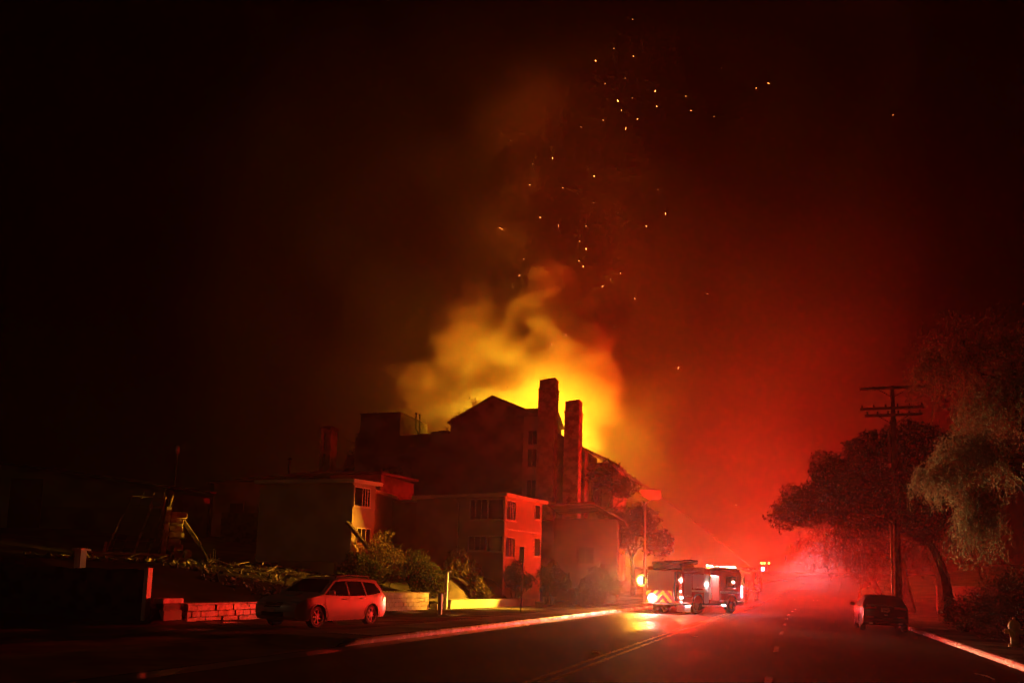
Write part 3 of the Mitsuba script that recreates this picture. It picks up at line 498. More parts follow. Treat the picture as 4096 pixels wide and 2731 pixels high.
class Car:
    def __init__(s, W, L, belt, top, M, **kw): s.W, s.L, s.belt, s.top, s.M, s.kw = W, L, belt, top, M, kw
    def put(s, v): return (np.c_[v, np.ones(len(v))] @ s.M.T)[:, :3]
    def shell(s, man, ref=.09):
        a = man.refine_to_length(ref).to_mesh(); m = tm(s.put(warp(a.vert_properties[:, :3].astype(float), s.W, s.L, s.belt, s.top, **s.kw)), a.tri_verts)
        if m.volume < 0: m.invert()
        return m
    def side(s, poly, sg, a=-.02, b=.007, ref=.12):
        p = np.array(poly, float); area = np.sum(p[:, 0] * np.roll(p[:, 1], -1) - p[:, 1] * np.roll(p[:, 0], -1))
        if area < 0: p = p[::-1]
        m = Manifold.extrude(CrossSection([p]), b - a)
        m = m.translate([0, 0, s.W / 2 + a]) if sg > 0 else m.translate([0, 0, -s.W / 2 - b])
        return s.shell(m, ref)
    def across(s, p, q, y0, y1, a=-.02, b=.008, ref=.14):
        """A slab on the profile between side-view points p and q, from y0 to y1."""
        p, q = np.array(p, float), np.array(q, float); e = (q - p) / np.linalg.norm(q - p); n = np.array([-e[1], e[0]])
        if n @ (np.array([0, .5]) - (p + q) / 2) > 0: n = -n
        poly = np.array([p + n * a, q + n * a, q + n * b, p + n * b]); area = np.sum(poly[:, 0] * np.roll(poly[:, 1], -1) - poly[:, 1] * np.roll(poly[:, 0], -1))
        if area < 0: poly = poly[::-1]
        return s.shell(Manifold.extrude(CrossSection([poly]), y1 - y0).translate([0, 0, y0]), ref)
    def blk(s, lo, hi, c=.02):
        m = cbox(lo, hi, c); m.vertices = s.put(m.vertices); return m
def car_matrix(cx, cy, z0, deg):
    t = trimesh.transformations.rotation_matrix(math.radians(deg), [0, 0, 1]); t[:3, 3] = [cx, cy, z0]; return t
def wheel(car, cx, sg, half, r=.335, spokes=7, w=.21):
    prof = [(r * .66, -w / 2), (r * .9, -w / 2), (r * .985, -w * .36), (r, -w * .2), (r, w * .2), (r * .985, w * .36), (r * .9, w / 2), (r * .66, w / 2), (r * .66, -w / 2)]
    flip = trimesh.transformations.rotation_matrix(-sg * math.pi / 2, [1, 0, 0])
    def go(m, dy=0): m = m.copy(); m.apply_transform(flip); m.apply_translation([cx, sg * (half - w / 2) + 0 * dy, r]); m.vertices = car.put(m.vertices); return m
    k = part(car.key, 'wheel', go(lathe([(0, -.02), (r * .16, 0), (r * .16, w * .42), (0, w * .44)], 14)), 'mat_alloy', 40)
    part(k, 'tyre', go(lathe(prof, 28)), 'mat_tyre', 40)
    part(k, 'barrel', go(lathe([(0, -w * .1), (r * .6, -w * .1), (r * .66, w * .45)], 24)), 'mat_metal_dark', 40)
    sp = [trimesh.creation.box(bounds=[[r * .1, -.028, w * .26], [r * .64, .028, w * .42]]).apply_transform(trimesh.transformations.rotation_matrix(2 * math.pi * q / spokes, [0, 0, 1])) for q in range(spokes)]
    rim = trimesh.creation.annulus(r * .6, r * .68, w * .2); rim.apply_translation([0, 0, w * .36])
    part(k, 'rim', go(cat(rim, *sp)), 'mat_alloy')

wag = Car(1.76, 4.75, .98, 1.53, car_matrix(-13.58, 21.0, .035, -96.3)); wag.key = 'station_wagon'
thing('station_wagon', 'silver station wagon parked facing the camera by the block wall, its side lit red', 'car')
WP = [(-2.2, .26), (-2.3, .33), (-2.36, .5), (-2.34, .75), (-2.28, .96), (-2.13, 1.13), (-1.84, 1.45), (-1.9, 1.475), (-1.3, 1.515), (-.5, 1.53), (.1, 1.51), (.44, 1.45), (1.12, 1.035), (1.35, .99), (1.9, .89), (2.18, .79), (2.32, .66), (2.36, .5), (2.32, .34), (2.2, .24), (.9, .2), (-.9, .2)]
part('station_wagon', 'body', wag.shell(profile_body(WP, 1.76, (1.335, -1.335))), 'mat_car_silver', 38)
part('station_wagon', 'windscreen', wag.across((.46, 1.435), (1.08, 1.055), -.74, .74), 'mat_car_glass', 30)
part('station_wagon', 'rear_window', wag.across((-1.88, 1.41), (-2.12, 1.14), -.66, .66), 'mat_car_glass', 30)
for sg in (1, -1):
    part('station_wagon', 'side_window', wag.side([(1.02, 1.035), (.36, 1.43), (-.1, 1.455), (-.1, 1.0)], sg), 'mat_car_glass', 30)
    part('station_wagon', 'side_window', wag.side([(-.19, 1.0), (-.19, 1.455), (-.93, 1.445), (-1.0, 1.01)], sg), 'mat_car_glass', 30)
    part('station_wagon', 'side_window', wag.side([(-1.08, 1.015), (-1.02, 1.44), (-1.62, 1.4), (-1.96, 1.1)], sg), 'mat_car_glass', 30)
    part('station_wagon', 'pillar_trim', wag.side([(-.105, .99), (-.105, 1.46), (-.185, 1.46), (-.185, .99)], sg, b=.005), 'mat_black_plastic')
    d = part('station_wagon', 'front_door', wag.side([(.86, .36), (1.0, .62), (1.02, .955), (-.14, .965), (-.14, .36)], sg, b=.006), 'mat_car_silver', 30)
    part(d, 'handle', wag.side([(-.02, .86), (-.02, .9), (.16, .9), (.16, .86)], sg, b=.035), 'mat_chrome')
    d = part('station_wagon', 'rear_door', wag.side([(-.165, .36), (-.165, .965), (-1.1, .985), (-1.08, .8), (-.92, .58), (-.88, .36)], sg, b=.006), 'mat_car_silver', 30)
    part(d, 'handle', wag.side([(-.93, .89), (-.93, .93), (-.75, .925), (-.75, .885)], sg, b=.035), 'mat_chrome')
    part('station_wagon', 'sill', wag.side([(.9, .22), (.9, .335), (-.9, .335), (-.9, .22)], sg, b=.012), 'mat_car_silver')
    part('station_wagon', 'headlight', wag.across((2.03, .85), (2.27, .72), .5 * sg if sg > 0 else -.83, .83 if sg > 0 else -.5, b=.012), 'mat_lamp_clear', 30)
    part('station_wagon', 'tail_light', wag.side([(-2.34, .78), (-2.29, .98), (-2.12, 1.02), (-2.05, .8)], sg, b=.012), 'mat_lamp_red')
    part('station_wagon', 'fog_light', wag.across((2.35, .42), (2.33, .36), .5 if sg > 0 else -.7, .7 if sg > 0 else -.5, b=.012), 'mat_lamp_clear')
    part('station_wagon', 'roof_rail', cat(*[tube((np.c_[np.array(pp), [1] * len(pp)] @ wag.M.T)[:, :3], .02, 8) for pp in ([(.25, sg * .56, 1.47), (.2, sg * .56, 1.55), (-.6, sg * .56, 1.585), (-1.4, sg * .55, 1.56), (-1.5, sg * .55, 1.48)],)]), 'mat_black_plastic', 40)
    mk = part('station_wagon', 'mirror', wag.blk([.78, sg * .86, .98], [.92, sg * 1.06, 1.12], .04), 'mat_car_silver'); part(mk, 'glass', wag.blk([.772, sg * .88, 1.0], [.779, sg * 1.04, 1.1], .002), 'mat_chrome')
    part('station_wagon', 'side_repeater', wag.side([(1.02, .66), (1.02, .7), (1.1, .7), (1.1, .66)], sg, b=.012), 'mat_lamp_clear')
    for cx in (1.335, -1.335):
        wheel(wag, cx, sg, .86)
        ring = Manifold.extrude(CrossSection([np.array([(cx + .40 * math.cos(a), .33 + .40 * math.sin(a)) for a in np.linspace(-.1, math.pi + .1, 24)] + [(cx + .368 * math.cos(a), .33 + .368 * math.sin(a)) for a in np.linspace(math.pi + .1, -.1, 24)])]), .03)
        part('station_wagon', 'arch_trim', wag.shell(ring.translate([0, 0, .88 - .02 if sg > 0 else -.88 - .01]), .1), 'mat_car_silver')
part('station_wagon', 'cross_bar', cat(*[tube((np.c_[np.array([(x, -.56, 1.575), (x, .56, 1.575)]), [1, 1]] @ wag.M.T)[:, :3], .018, 8) for x in (-.1,)]), 'mat_black_plastic'); part('station_wagon', 'cross_bar', tube((np.c_[np.array([(-1.0, -.56, 1.575), (-1.0, .56, 1.575)]), [1, 1]] @ wag.M.T)[:, :3], .018, 8), 'mat_black_plastic')
part('station_wagon', 'grille', wag.across((2.24, .75), (2.335, .61), -.36, .36, b=.014), 'mat_black_plastic'); part('station_wagon', 'lower_grille', wag.across((2.36, .48), (2.33, .35), -.48, .48, b=.012), 'mat_black_plastic')
part('station_wagon', 'number_plate', wag.across((2.36, .56), (2.362, .47), -.15, .15, a=.0, b=.03), 'mat_plate'); part('station_wagon', 'bonnet_scoop', wag.across((1.35, .995), (1.7, .935), -.28, .28, b=.04), 'mat_car_silver')
for sg in (1, -1):
    part('station_wagon', 'wiper', tube((np.c_[np.array([(1.1, sg * .1 + .1, 1.06), (.98, sg * .35 + .2, 1.135)]), [1, 1]] @ wag.M.T)[:, :3], .01, 5), 'mat_black_plastic')

sdn = Car(1.84, 4.75, 1.0, 1.5, car_matrix(4.12, 37.0, 0., 89.2), tail=.12, tum=.3); sdn.key = 'parked_car'
thing('parked_car', 'black car parked by the right kerb, seen from behind with pale number plate', 'car')
SP = [(-2.15, .3), (-2.3, .36), (-2.37, .55), (-2.34, .85), (-2.27, 1.02), (-2.1, 1.07), (-1.3, 1.43), (-.9, 1.485), (-.2, 1.5), (.35, 1.46), (1.15, 1.03), (1.4, .98), (2.0, .86), (2.28, .7), (2.37, .5), (2.3, .3), (2.1, .22), (-2.0, .24)]
part('parked_car', 'body', sdn.shell(profile_body(SP, 1.84, (1.4, -1.4), .38, .34)), 'mat_car_black', 38)
part('parked_car', 'rear_window', sdn.across((-2.06, 1.095), (-1.3, 1.435), -.76, .76), 'mat_car_glass', 30); part('parked_car', 'windscreen', sdn.across((.4, 1.44), (1.1, 1.06), -.78, .78), 'mat_car_glass', 30)
for sg in (1, -1):
    part('parked_car', 'side_window', sdn.side([(1.05, 1.05), (.3, 1.43), (-.15, 1.455), (-.15, 1.03)], sg), 'mat_car_glass', 30); part('parked_car', 'side_window', sdn.side([(-.23, 1.03), (-.23, 1.455), (-.95, 1.43), (-1.5, 1.12), (-1.45, 1.05)], sg), 'mat_car_glass', 30)
    d = part('parked_car', 'front_door', sdn.side([(.9, .36), (1.0, .99), (-.18, 1.0), (-.18, .36)], sg, b=.006), 'mat_car_black', 30); part(d, 'handle', sdn.side([(-.1, .9), (-.1, .94), (.1, .94), (.1, .9)], sg, b=.03), 'mat_chrome')
    d = part('parked_car', 'rear_door', sdn.side([(-.205, .36), (-.205, 1.0), (-1.2, 1.01), (-1.02, .7), (-.96, .36)], sg, b=.006), 'mat_car_black', 30); part(d, 'handle', sdn.side([(-1.05, .91), (-1.05, .95), (-.85, .95), (-.85, .91)], sg, b=.03), 'mat_chrome')
    part('parked_car', 'tail_light', sdn.across((-2.33, .93), (-2.29, 1.0), .38 if sg > 0 else -.9, .9 if sg > 0 else -.38, b=.012), 'mat_lamp_red')
    part('parked_car', 'rear_reflector', sdn.across((-2.37, .56), (-2.36, .62), .5 if sg > 0 else -.8, .8 if sg > 0 else -.5, b=.01), 'mat_lamp_red')
    part('parked_car', 'exhaust_tip', sdn.blk([-2.36, sg * .55 - .07, .3], [-2.2, sg * .55 + .07, .37], .02), 'mat_chrome')
    mk = part('parked_car', 'mirror', sdn.blk([.62, sg * .93, 1.0], [.8, sg * 1.13, 1.15], .05), 'mat_car_black'); part(mk, 'glass', sdn.blk([.612, sg * .95, 1.02], [.619, sg * 1.11, 1.13], .002), 'mat_chrome')
    part('parked_car', 'headlight', sdn.across((2.05, .84), (2.3, .69), .5 if sg > 0 else -.88, .88 if sg > 0 else -.5, b=.012), 'mat_lamp_clear', 30)
    for cx in (1.4, -1.4): wheel(sdn, cx, sg, .9, .345)
pk = part('parked_car', 'number_plate', sdn.across((-2.345, .80), (-2.325, .95), -.17, .17, a=.0, b=.025), 'mat_plate')
for q in range(6): part(pk, 'character', sdn.across((-2.3405, .84), (-2.3305, .91), -.125 + .043 * q, -.095 + .043 * q, a=.02, b=.028), 'mat_ink')
part('parked_car', 'boot_spoiler', sdn.across((-2.24, 1.035), (-2.1, 1.08), -.78, .78, b=.03), 'mat_car_black'); part('parked_car', 'diffuser', sdn.across((-2.3, .37), (-2.36, .5), -.6, .6, b=.012), 'mat_black_plastic')
part('parked_car', 'roof_fin', sdn.blk([-.95, -.03, 1.48], [-.75, .03, 1.56], .015), 'mat_car_black'); part('parked_car', 'badge', sdn.blk([-2.385, -.06, .66], [-2.355, .06, .7], .004), 'mat_chrome')

# ------------------------------------------------------------------ fire engine standing across the centre line
AZ = math.radians(24.5); FE = np.eye(4); hh = np.array([math.sin(AZ), math.cos(AZ)]); rr_ = np.array([math.cos(AZ), -math.sin(AZ)])
FE[:2, 0], FE[:2, 1] = rr_, hh; FE[:2, 3] = np.array([-5.28, 43.85]) - rr_ * 1.225
def fe(m, t=None): m = m.copy(); m.apply_transform(FE if t is None else t); return m
RED, AMBER, WHITE, VIOLET = np.array([1., .006, .004]), np.array([1., .4, .02]), np.array([1., .93, .85]), np.array([.75, .55, 1.])
def engine(key, t, lit):
    def P_(parent, name, m, mt, smooth=False, label=None, **kw): return part(parent, name, fe(m, t), mt, smooth, label, **kw)
    X = 1.2
    body = P_(key, 'body', cat(cbox([-X, .36, .62], [X, 2.75, 2.5], .05), box([-X, .4, 2.5], [-X + .08, 2.7, 2.72]), box([X - .08, .4, 2.5], [X, 2.7, 2.72])), 'mat_engine_red')
    P_(key, 'pump_panel', cat(cbox([-X + .04, 2.76, .62], [X - .04, 3.38, 2.35], .03)), 'mat_tread_plate')
    # cab, with an open crew doorway on the kerb side
    cab = cat(cbox([-X, 3.4, .62], [X - .75, 7.36, 2.62], .1), cbox([X - .76, 4.62, .75], [X, 7.36, 2.6], .08), box([X - .76, 3.4, 2.3], [X - .002, 4.64, 2.58]), box([X - .76, 3.4, .62], [X - .002, 4.6, .8]), box([X - .76, 3.4, .8], [X - .002, 3.5, 2.3]),
              cbox([-X + .04, 3.45, 2.6], [X - .04, 7.25, 2.74], .06))
    ck = P_(key, 'cab', cab, 'mat_engine_red')
    P_(ck, 'crew_space', box([X - .742, 3.51, .805], [X - .73, 4.6, 2.29]), 'mat_white_panel', label='white lit crew space seen through the open door')
    P_(ck, 'crew_seat', cat(cbox([X - .7, 3.55, .9], [X - .25, 4.1, 1.2], .05), cbox([X - .7, 3.53, 1.2], [X - .25, 3.68, 1.8], .05)), 'mat_tread_plate')
    P_(ck, 'open_door', cbox([X + .02, 3.0, .85], [X + .07, 3.42, 2.25], .02).apply_transform(trimesh.transformations.rotation_matrix(.25, [0, 0, 1], [X, 3.42, 0])), 'mat_engine_white')
    P_(ck, 'side_window', cat(cbox([X - .01, 5.35, 1.55], [X + .012, 6.6, 2.3], .01)), 'mat_car_glass'); P_(ck, 'side_window', cbox([-X - .012, 5.35, 1.55], [-X + .01, 6.6, 2.3], .01), 'mat_car_glass'); P_(ck, 'windscreen', cbox([-X + .1, 7.352, 1.45], [X - .1, 7.372, 2.35], .008), 'mat_car_glass')
    P_(ck, 'door_seam', cat(box([X - .001, 5.2, .8], [X + .004, 5.225, 2.4]), box([X - .001, 6.72, 1.2], [X + .004, 6.745, 2.4])), 'mat_metal_dark')
    P_(key, 'stripe', box([X + .001, .5, 1.28], [X + .004, 3.38, 1.42]), 'mat_engine_white'); P_(key, 'stripe', box([X + .001, 4.64, 1.24], [X + .004, 7.3, 1.38]), 'mat_engine_white')
    P_(key, 'chassis', cat(box([-.55, .1, .42], [.55, 7.1, .62])), 'mat_metal_dark')
    for y0, y1 in ((.45, 1.35), (2.55, 2.72)): pass
    for y0, y1 in ((.5, 1.3),):
        d = P_(body, 'locker_door', cbox([X, y0, 1.0], [X + .015, y1, 2.3], .006), 'mat_tread_plate'); P_(d, 'handle', box([X + .015, y0 + .3, 1.05], [X + .04, y0 + .5, 1.09]), 'mat_chrome')
    d = P_(body, 'locker_door', cbox([X, 1.38, 1.48], [X + .015, 2.66, 2.3], .006), 'mat_tread_plate'); P_(d, 'handle', box([X + .015, 1.9, 1.52], [X + .04, 2.1, 1.56]), 'mat_chrome')
    P_(key, 'tailboard', cbox([-X, .0, .52], [X, .36, .6], .015), 'mat_tread_plate')
    # rear panel with chevrons meeting at the middle
    rp = P_(key, 'rear_panel', box([-X + .02, .335, .62], [X - .02, .36, 1.34]), 'mat_chevron_red', label='red and yellow chevron panel')
    from shapely.geometry import Polygon, box as sbox
    win = sbox(-X + .06, .64, .62, 1.32)
    for q in range(-6, 8):
        for s in (-1, 1):
            o = q * .5; pl = Polygon([(s * (o), .6), (s * (o + .25), .6), (s * (o + .25 - .74), 1.34), (s * (o - .74), 1.34)]).intersection(sbox(0, .64, .62, 1.32) if s > 0 else sbox(-X + .06, .64, 0, 1.32))
            if pl.is_empty or pl.area < .01: continue
            m = trimesh.creation.extrude_polygon(pl, .006, engine='earcut'); m.apply_transform(np.array([[1, 0, 0, -.1], [0, 0, 1, .328], [0, 1, 0, 0], [0, 0, 0, 1.]])); m.invert(); P_(rp, 'chevron_stripe', m, 'mat_chevron_yellow')
    P_(key, 'rear_step', cbox([.7, .02, .6], [X, .34, .66], .01), 'mat_tread_plate')
    for x in (.74, .9, 1.02): P_(key, 'hose', tube([[x, .3, 2.4], [x + .02, .24, 1.9], [x - .02, .2, 1.3], [x + .05, .22, .75]], .05), 'mat_black_plastic', 40)
    P_(key, 'grab_rail', tube([[X - .06, .28, 1.45], [X - .06, .28, 2.3]], .02), 'mat_chrome'); P_(key, 'grab_rail', tube([[-X + .06, .28, 1.45], [-X + .06, .28, 2.3]], .02), 'mat_chrome')
    hb = P_(key, 'hose_bed_cover', cat(cbox([-1.05, .6, 2.5], [1.0, 2.0, 2.9], .1), cbox([-.7, 1.2, 2.85], [.9, 2.5, 3.08], .1), cbox([.1, 1.9, 2.9], [.95, 2.6, 3.15], .08)), 'mat_black_plastic')
    for q in range(5): P_(hb, 'folded_hose', tube([[-.95 + .4 * q, .6, 2.9], [-.95 + .4 * q, 1.2, 2.96], [-.95 + .4 * q, 1.9, 2.93]], .09), 'mat_turnout', 40)
    P_(key, 'deck_gun', cat(tube([[0, 3.0, 2.35], [0, 3.0, 2.9]], .08), tube([[0, 2.85, 2.95], [-.25, 3.5, 3.2], [-.4, 3.9, 3.35]], [.09, .06, .045])), 'mat_chrome', 40)
    P_(key, 'ladder', cat(*[tube([[-X - .06, .5, z], [-X - .06, 3.2, z]], .025) for z in (1.9, 2.3)], *[tube([[-X - .06, y, 1.9], [-X - .06, y, 2.3]], .015) for y in np.arange(.6, 3.2, .3)]), 'mat_alloy')
    P_(key, 'bumper', cbox([-X, 7.37, .5], [X, 7.75, .78], .04), 'mat_chrome')
    P_(key, 'grille', cat(*[box([-.6, 7.37, .85 + .07 * q], [.6, 7.385, .89 + .07 * q]) for q in range(7)]), 'mat_chrome')
    for s in (-1, 1):
        mk = P_(key, 'mirror', cbox([s * 1.42 - .1, 7.05, 1.75], [s * 1.42 + .1, 7.2, 2.35], .03), 'mat_black_plastic'); P_(mk, 'arm', tube([[s * 1.15, 7.2, 2.3], [s * 1.42, 7.15, 2.36]], .018), 'mat_metal_dark')
        P_(key, 'mud_flap', box([s * 1.08 - .25, 1.2, .12], [s * 1.08 + .12, 1.22, .6]), 'mat_rubber')
        for y, r in ((2.02, .53), (6.1, .53)):
            prof = [(r * .6, -.15), (r * .9, -.15), (r, -.1), (r, .1), (r * .9, .15), (r * .6, .15), (r * .6, -.15)]
            fl = trimesh.transformations.rotation_matrix(s * math.pi / 2, [0, 1, 0])
            def go(m): m = m.copy(); m.apply_transform(fl); m.apply_translation([s * 1.04, y, r]); return m
            k = P_(key, 'wheel', go(lathe([(0, .1), (r * .2, .14), (r * .3, .08), (r * .62, .03), (r * .62, 0), (0, 0)], 20)), 'mat_metal_pole', 40); P_(k, 'tyre', go(lathe(prof, 28)), 'mat_tyre', 40)
        P_(key, 'wheel_arch', cat(*[tube([[s * 1.21, 6.1 + .62 * math.cos(a), .53 + .62 * math.sin(a)] for a in np.linspace(.05, math.pi - .05, 14)], .04, 6)]), 'mat_black_plastic'); P_(key, 'wheel_arch', tube([[s * 1.21, 2.02 + .62 * math.cos(a), .53 + .62 * math.sin(a)] for a in np.linspace(.05, math.pi - .05, 14)], .04, 6), 'mat_black_plastic')
    P_(key, 'storage_step', cbox([X - .45, .42, .14], [X + .03, 1.2, .5], .02), 'mat_white_panel', label='pale lit step box under the rear corner'); P_(key, 'running_board', cbox([X - .2, 2.8, .45], [X + .06, 5.3, .53], .015), 'mat_tread_plate')
    if lit:
        def bulb(name, p, r, c, w, label=None, sq=(1, 1, 1), turn=0.):
            if p[1] < .4:  # a round lens facing rearwards
                a = np.arange(24) * math.pi / 12; m = tm([(p[0], p[1] - r * .25, p[2])] + [(p[0] + r * sq[0] * math.cos(b), p[1], p[2] + r * sq[2] * math.sin(b)) for b in a], [[0, q + 1, (q + 1) % 24 + 1] for q in range(24)]); m.apply_transform(trimesh.transformations.rotation_matrix(turn, [0, 0, 1], p))
            else: m = trimesh.creation.icosphere(2, r).apply_scale(sq).apply_translation(p)
            P_(key, name, m, 'mat_lamp_clear', True, label, emitter=light(c, w))
        def ring(x, y, z, r0, r1, c):  # emissive ring that stands in for the glow around a lamp
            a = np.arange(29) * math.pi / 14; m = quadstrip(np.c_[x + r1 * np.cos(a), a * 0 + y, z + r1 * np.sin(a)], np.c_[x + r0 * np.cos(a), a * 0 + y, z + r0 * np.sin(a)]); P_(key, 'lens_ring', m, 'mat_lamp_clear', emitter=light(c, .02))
        bulb('warning_light', [X - .12, .26, 1.93], .125, RED * L_REAR, 1.2, 'upper red flashing lamp on the rear corner'); P_(key, 'lamp_housing', cbox([X - .24, .3, 1.78], [X + .02, .36, 2.08], .02), 'mat_chrome')
        bulb('warning_light', [X - .1, .28, 1.3], .05, RED * L_REAR * .6, .2); bulb('tail_light', [X - .12, .3, .95], .075, (RED + [0, .06, .01]) * L_REAR * .5, .3); bulb('tail_light', [X - .0, .3, .95], .06, RED * L_REAR * .5, .3); bulb('tail_light', [X - .06, .3, .72], .05, RED * L_REAR * .5, .2)
        for x in (-.55, -.2, .15): bulb('marker_light', [x, -.005, .56], .028, RED * 300, .03)
        P_(key, 'lamp_housing', cbox([-X - .08, -.05, 1.62], [-X - .02, .42, 2.12], .015), 'mat_metal_dark'); bulb('amber_light', [-X - .3, .2, 1.86], .19, AMBER * L_AMB, 1.3, 'big amber flood lamp at the left rear corner', turn=.6)  # dark side plate is an added shield keeping amber light off the rear panel
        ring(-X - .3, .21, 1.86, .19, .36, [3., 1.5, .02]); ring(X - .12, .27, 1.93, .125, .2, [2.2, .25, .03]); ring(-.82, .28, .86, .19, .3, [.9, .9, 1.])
        bulb('work_light', [-.82, .27, .86], .13, np.array([.85, .92, 1.]) * L_WORK, .6, 'white work lamp beside the chevrons', (1.35, .7, 1.), .5)
        lb = P_(key, 'light_bar', cat(cbox([X - .34, 4.0, 2.74], [X - .06, 6.9, 2.8], .015)), 'mat_metal_dark')
        for y, w_ in ((3.45, .07), (3.9, .06), (4.6, .035), (5.3, .035), (5.75, .07), (6.2, .07), (6.62, .1)):
            m = trimesh.creation.icosphere(2, w_).apply_scale([1, 1.5, .9]).apply_translation([X - .2, y, 2.86]); part(lb, 'beacon', fe(m, t), 'mat_lamp_red', True, emitter=light((RED + [0, .02, .0]) * L_BAR * (1.6 if w_ >= .1 else 1), .2 if w_ > .04 else .04))
        bulb('window_lamp', [X + .03, 6.25, 1.93], .085, (RED + [0, .05, .01]) * L_REAR * .35, .2, 'red lamp glaring at the cab side window')
        for x, z in ((-.75, 1.12), (.75, 1.12)): bulb('front_warning_light', [x, 7.46, z], .09, RED * L_FRONT * .5, .3)
        for x in (-.8, -.1, .75): bulb('front_beacon', [x, 7.22, 2.86], .1, (RED + [0, .01, .0]) * L_FRONT, .6)
        P_(key, 'crew_lamp', box([X - .6, 3.7, 2.27], [X - .2, 4.4, 2.29]), 'mat_lamp_clear', emitter=light(WHITE * L_CREW, .35))
        P_(key, 'panel_lamp', box([X + .0, 2.85, 1.72], [X + .06, 3.3, 1.75]), 'mat_lamp_clear', emitter=light(WHITE * L_CREW * .8, .15)); P_(key, 'step_lamp', box([X + .0, .6, .505], [X + .1, 1.1, .515]), 'mat_lamp_clear', emitter=light(WHITE * L_CREW * .5, .12))
        P_(key, 'ground_light', box([X - .1, 4.95, .44], [X + .09, 5.15, .56]), 'mat_lamp_clear', emitter=light(np.array([.9, .92, 1.]) * 14, .1))
        P_(key, 'front_strobe', box([X - .12, 7.376, .98], [X + .05, 7.44, 1.72]), 'mat_lamp_clear', label='tall violet white strobe at the front corner', emitter=light(VIOLET * L_STROBE, .6))
    return key
thing('fire_engine', 'fire engine with chevron rear and blazing lamps standing across the road centre line', 'fire engine')
engine('fire_engine', FE, True)
def world_fe(p): return (FE @ [*p, 1.])[:3]
# its amber flood and its headlamps throw beams through the smoke
def spot(key, o, d, c, cut, beam, w):
    scene[key] = dict(type='spot', to_world=T().look_at(origin=[float(v) for v in o], target=[float(a + b) for a, b in zip(o, d)], up=[0, 0, 1]), intensity=rgb(c), cutoff_angle=cut, beam_width=beam, sampling_weight=w)
ap = world_fe([-1.75, .2, 1.9])
spot('flood_beam', ap, np.array([-20., -14.0, 1.2]), AMBER * L_FLOOD, 21, 16, 1.0)
rp_ = world_fe([1.1, .1, 1.93])
spot('red_beam', rp_, np.array([-9., -23., 3.2]), RED * L_RBEAM, 15, 11, .7)
wp = world_fe([-.7, .1, .95])
spot('tree_fill_beam', wp, np.array([5.4, 23.8, 3.0]) - wp, np.array([1., .78, .36]) * L_BEAM, 11, 4, .4)  # added fill beam, aimed to brighten the pepper tree and hydrant
hp = world_fe([1.1, 7.8, 1.15])
spot('head_beam', hp, np.array([4.6, 78, 3.9]) - hp, np.array([1., .72, .82]) * L_HEAD, 6, 2.5, .6)
# a second engine far up the road: only its lamps come through the red smoke
thing('fire_engine', 'second fire engine far up the road, only its amber and white lamps showing through smoke', 'fire engine')
F2 = np.eye(4); a2 = math.radians(186.); F2[:2, 0], F2[:2, 1] = [math.cos(a2), -math.sin(a2)], [math.sin(a2), math.cos(a2)]; F2[:3, 3] = [-3.2, 99.5, float(road_z(94.))]
k2 = engine('fire_engine_001', F2, False)
for dx in (-.35, -.05, .45): part(k2, 'beacon', trimesh.creation.icosphere(2, .13).apply_translation([-1.55 + dx, 92.0, 4.5]), 'mat_lamp_clear', True, emitter=light([30, 16, 1.2], .05))
part(k2, 'mast', cat(tube([[-1.2, 92.2, 3.2], [-1.2, 92.2, 4.8]], .05), tube([[-2.2, 92.2, 4.35], [-.9, 92.2, 4.35]], .05)), 'mat_metal_dark')
part(k2, 'work_light', box([-1.95, 91.9, 3.6], [-1.6, 91.95, 4.05]), 'mat_lamp_clear', emitter=light(VIOLET * 25, .1))
for x in (-4.95, -4.6): part(k2, 'warning_light', trimesh.creation.icosphere(2, .14).apply_translation([x, 91.6, 2.9]), 'mat_lamp_red', True, emitter=light(RED * L_FAR, 1.2))

# ------------------------------------------------------------------ poles, lamp, hydrant, small things
UPo = thing('utility_pole', 'tall wooden utility pole with three crossarms among the right hand trees', 'pole')
part(UPo, 'pole', tube([[5.95, 45, 0], [5.9, 45, 6], [5.86, 45, 10.9]], [.2, .17, .15], 12), 'mat_bark', 40); part(UPo, 'pole_top', tube([[5.86, 45, 10.9], [5.85, 45, 12.75]], [.11, .1], 12), 'mat_bark', 40)
for z, x0, x1 in ((12.62, 4.2, 7.5), (11.5, 4.2, 7.35), (11.12, 4.45, 7.25)):
    ca = part(UPo, 'crossarm', cbox([x0, 44.8, z - .07], [x1, 44.9, z + .07], .012), 'mat_wood_old')
    if z < 12.6:
        for q in range(6): part(ca, 'insulator', lathe([(0, 0), (.03, 0), (.05, .06), (.03, .1), (.045, .15), (0, .17)], 8).apply_translation([x0 + .12 + q * (x1 - x0 - .24) / 5, 44.85, z + .07]), 'mat_metal_dark')
for s in (-1, 1):
    part(UPo, 'brace', beam([5.86 + s * .75, 44.85, 12.55], [5.86 + s * .05, 44.85, 12.1], .04), 'mat_metal_dark'); part(UPo, 'brace', beam([5.86 + s * .7, 44.85, 11.05], [5.86 + s * .05, 44.85, 10.6], .04), 'mat_metal_dark')
part(UPo, 'riser_pipe', tube([[5.66, 44.9, .1], [5.62, 44.9, 5.2]], .05, 8), 'mat_metal_pole', 40); part(UPo, 'riser_pipe', tube([[5.64, 44.9, 8.6], [5.63, 44.9, 10.4]], .05, 8), 'mat_metal_pole', 40)
Wr = thing('thin_pole', 'slim pole lit red by the right kerb beyond the parked car', 'pole'); part(Wr, 'shaft', tube([[6.6, 72, 0], [6.58, 72, 4.0]], .06, 8), 'mat_metal_pole', 40); part(Wr, 'base', lathe([(0, 0), (.15, 0), (.14, .06), (.07, .1), (0, .1)], 10).apply_translation([6.6, 72, .146]), 'mat_metal_pole')
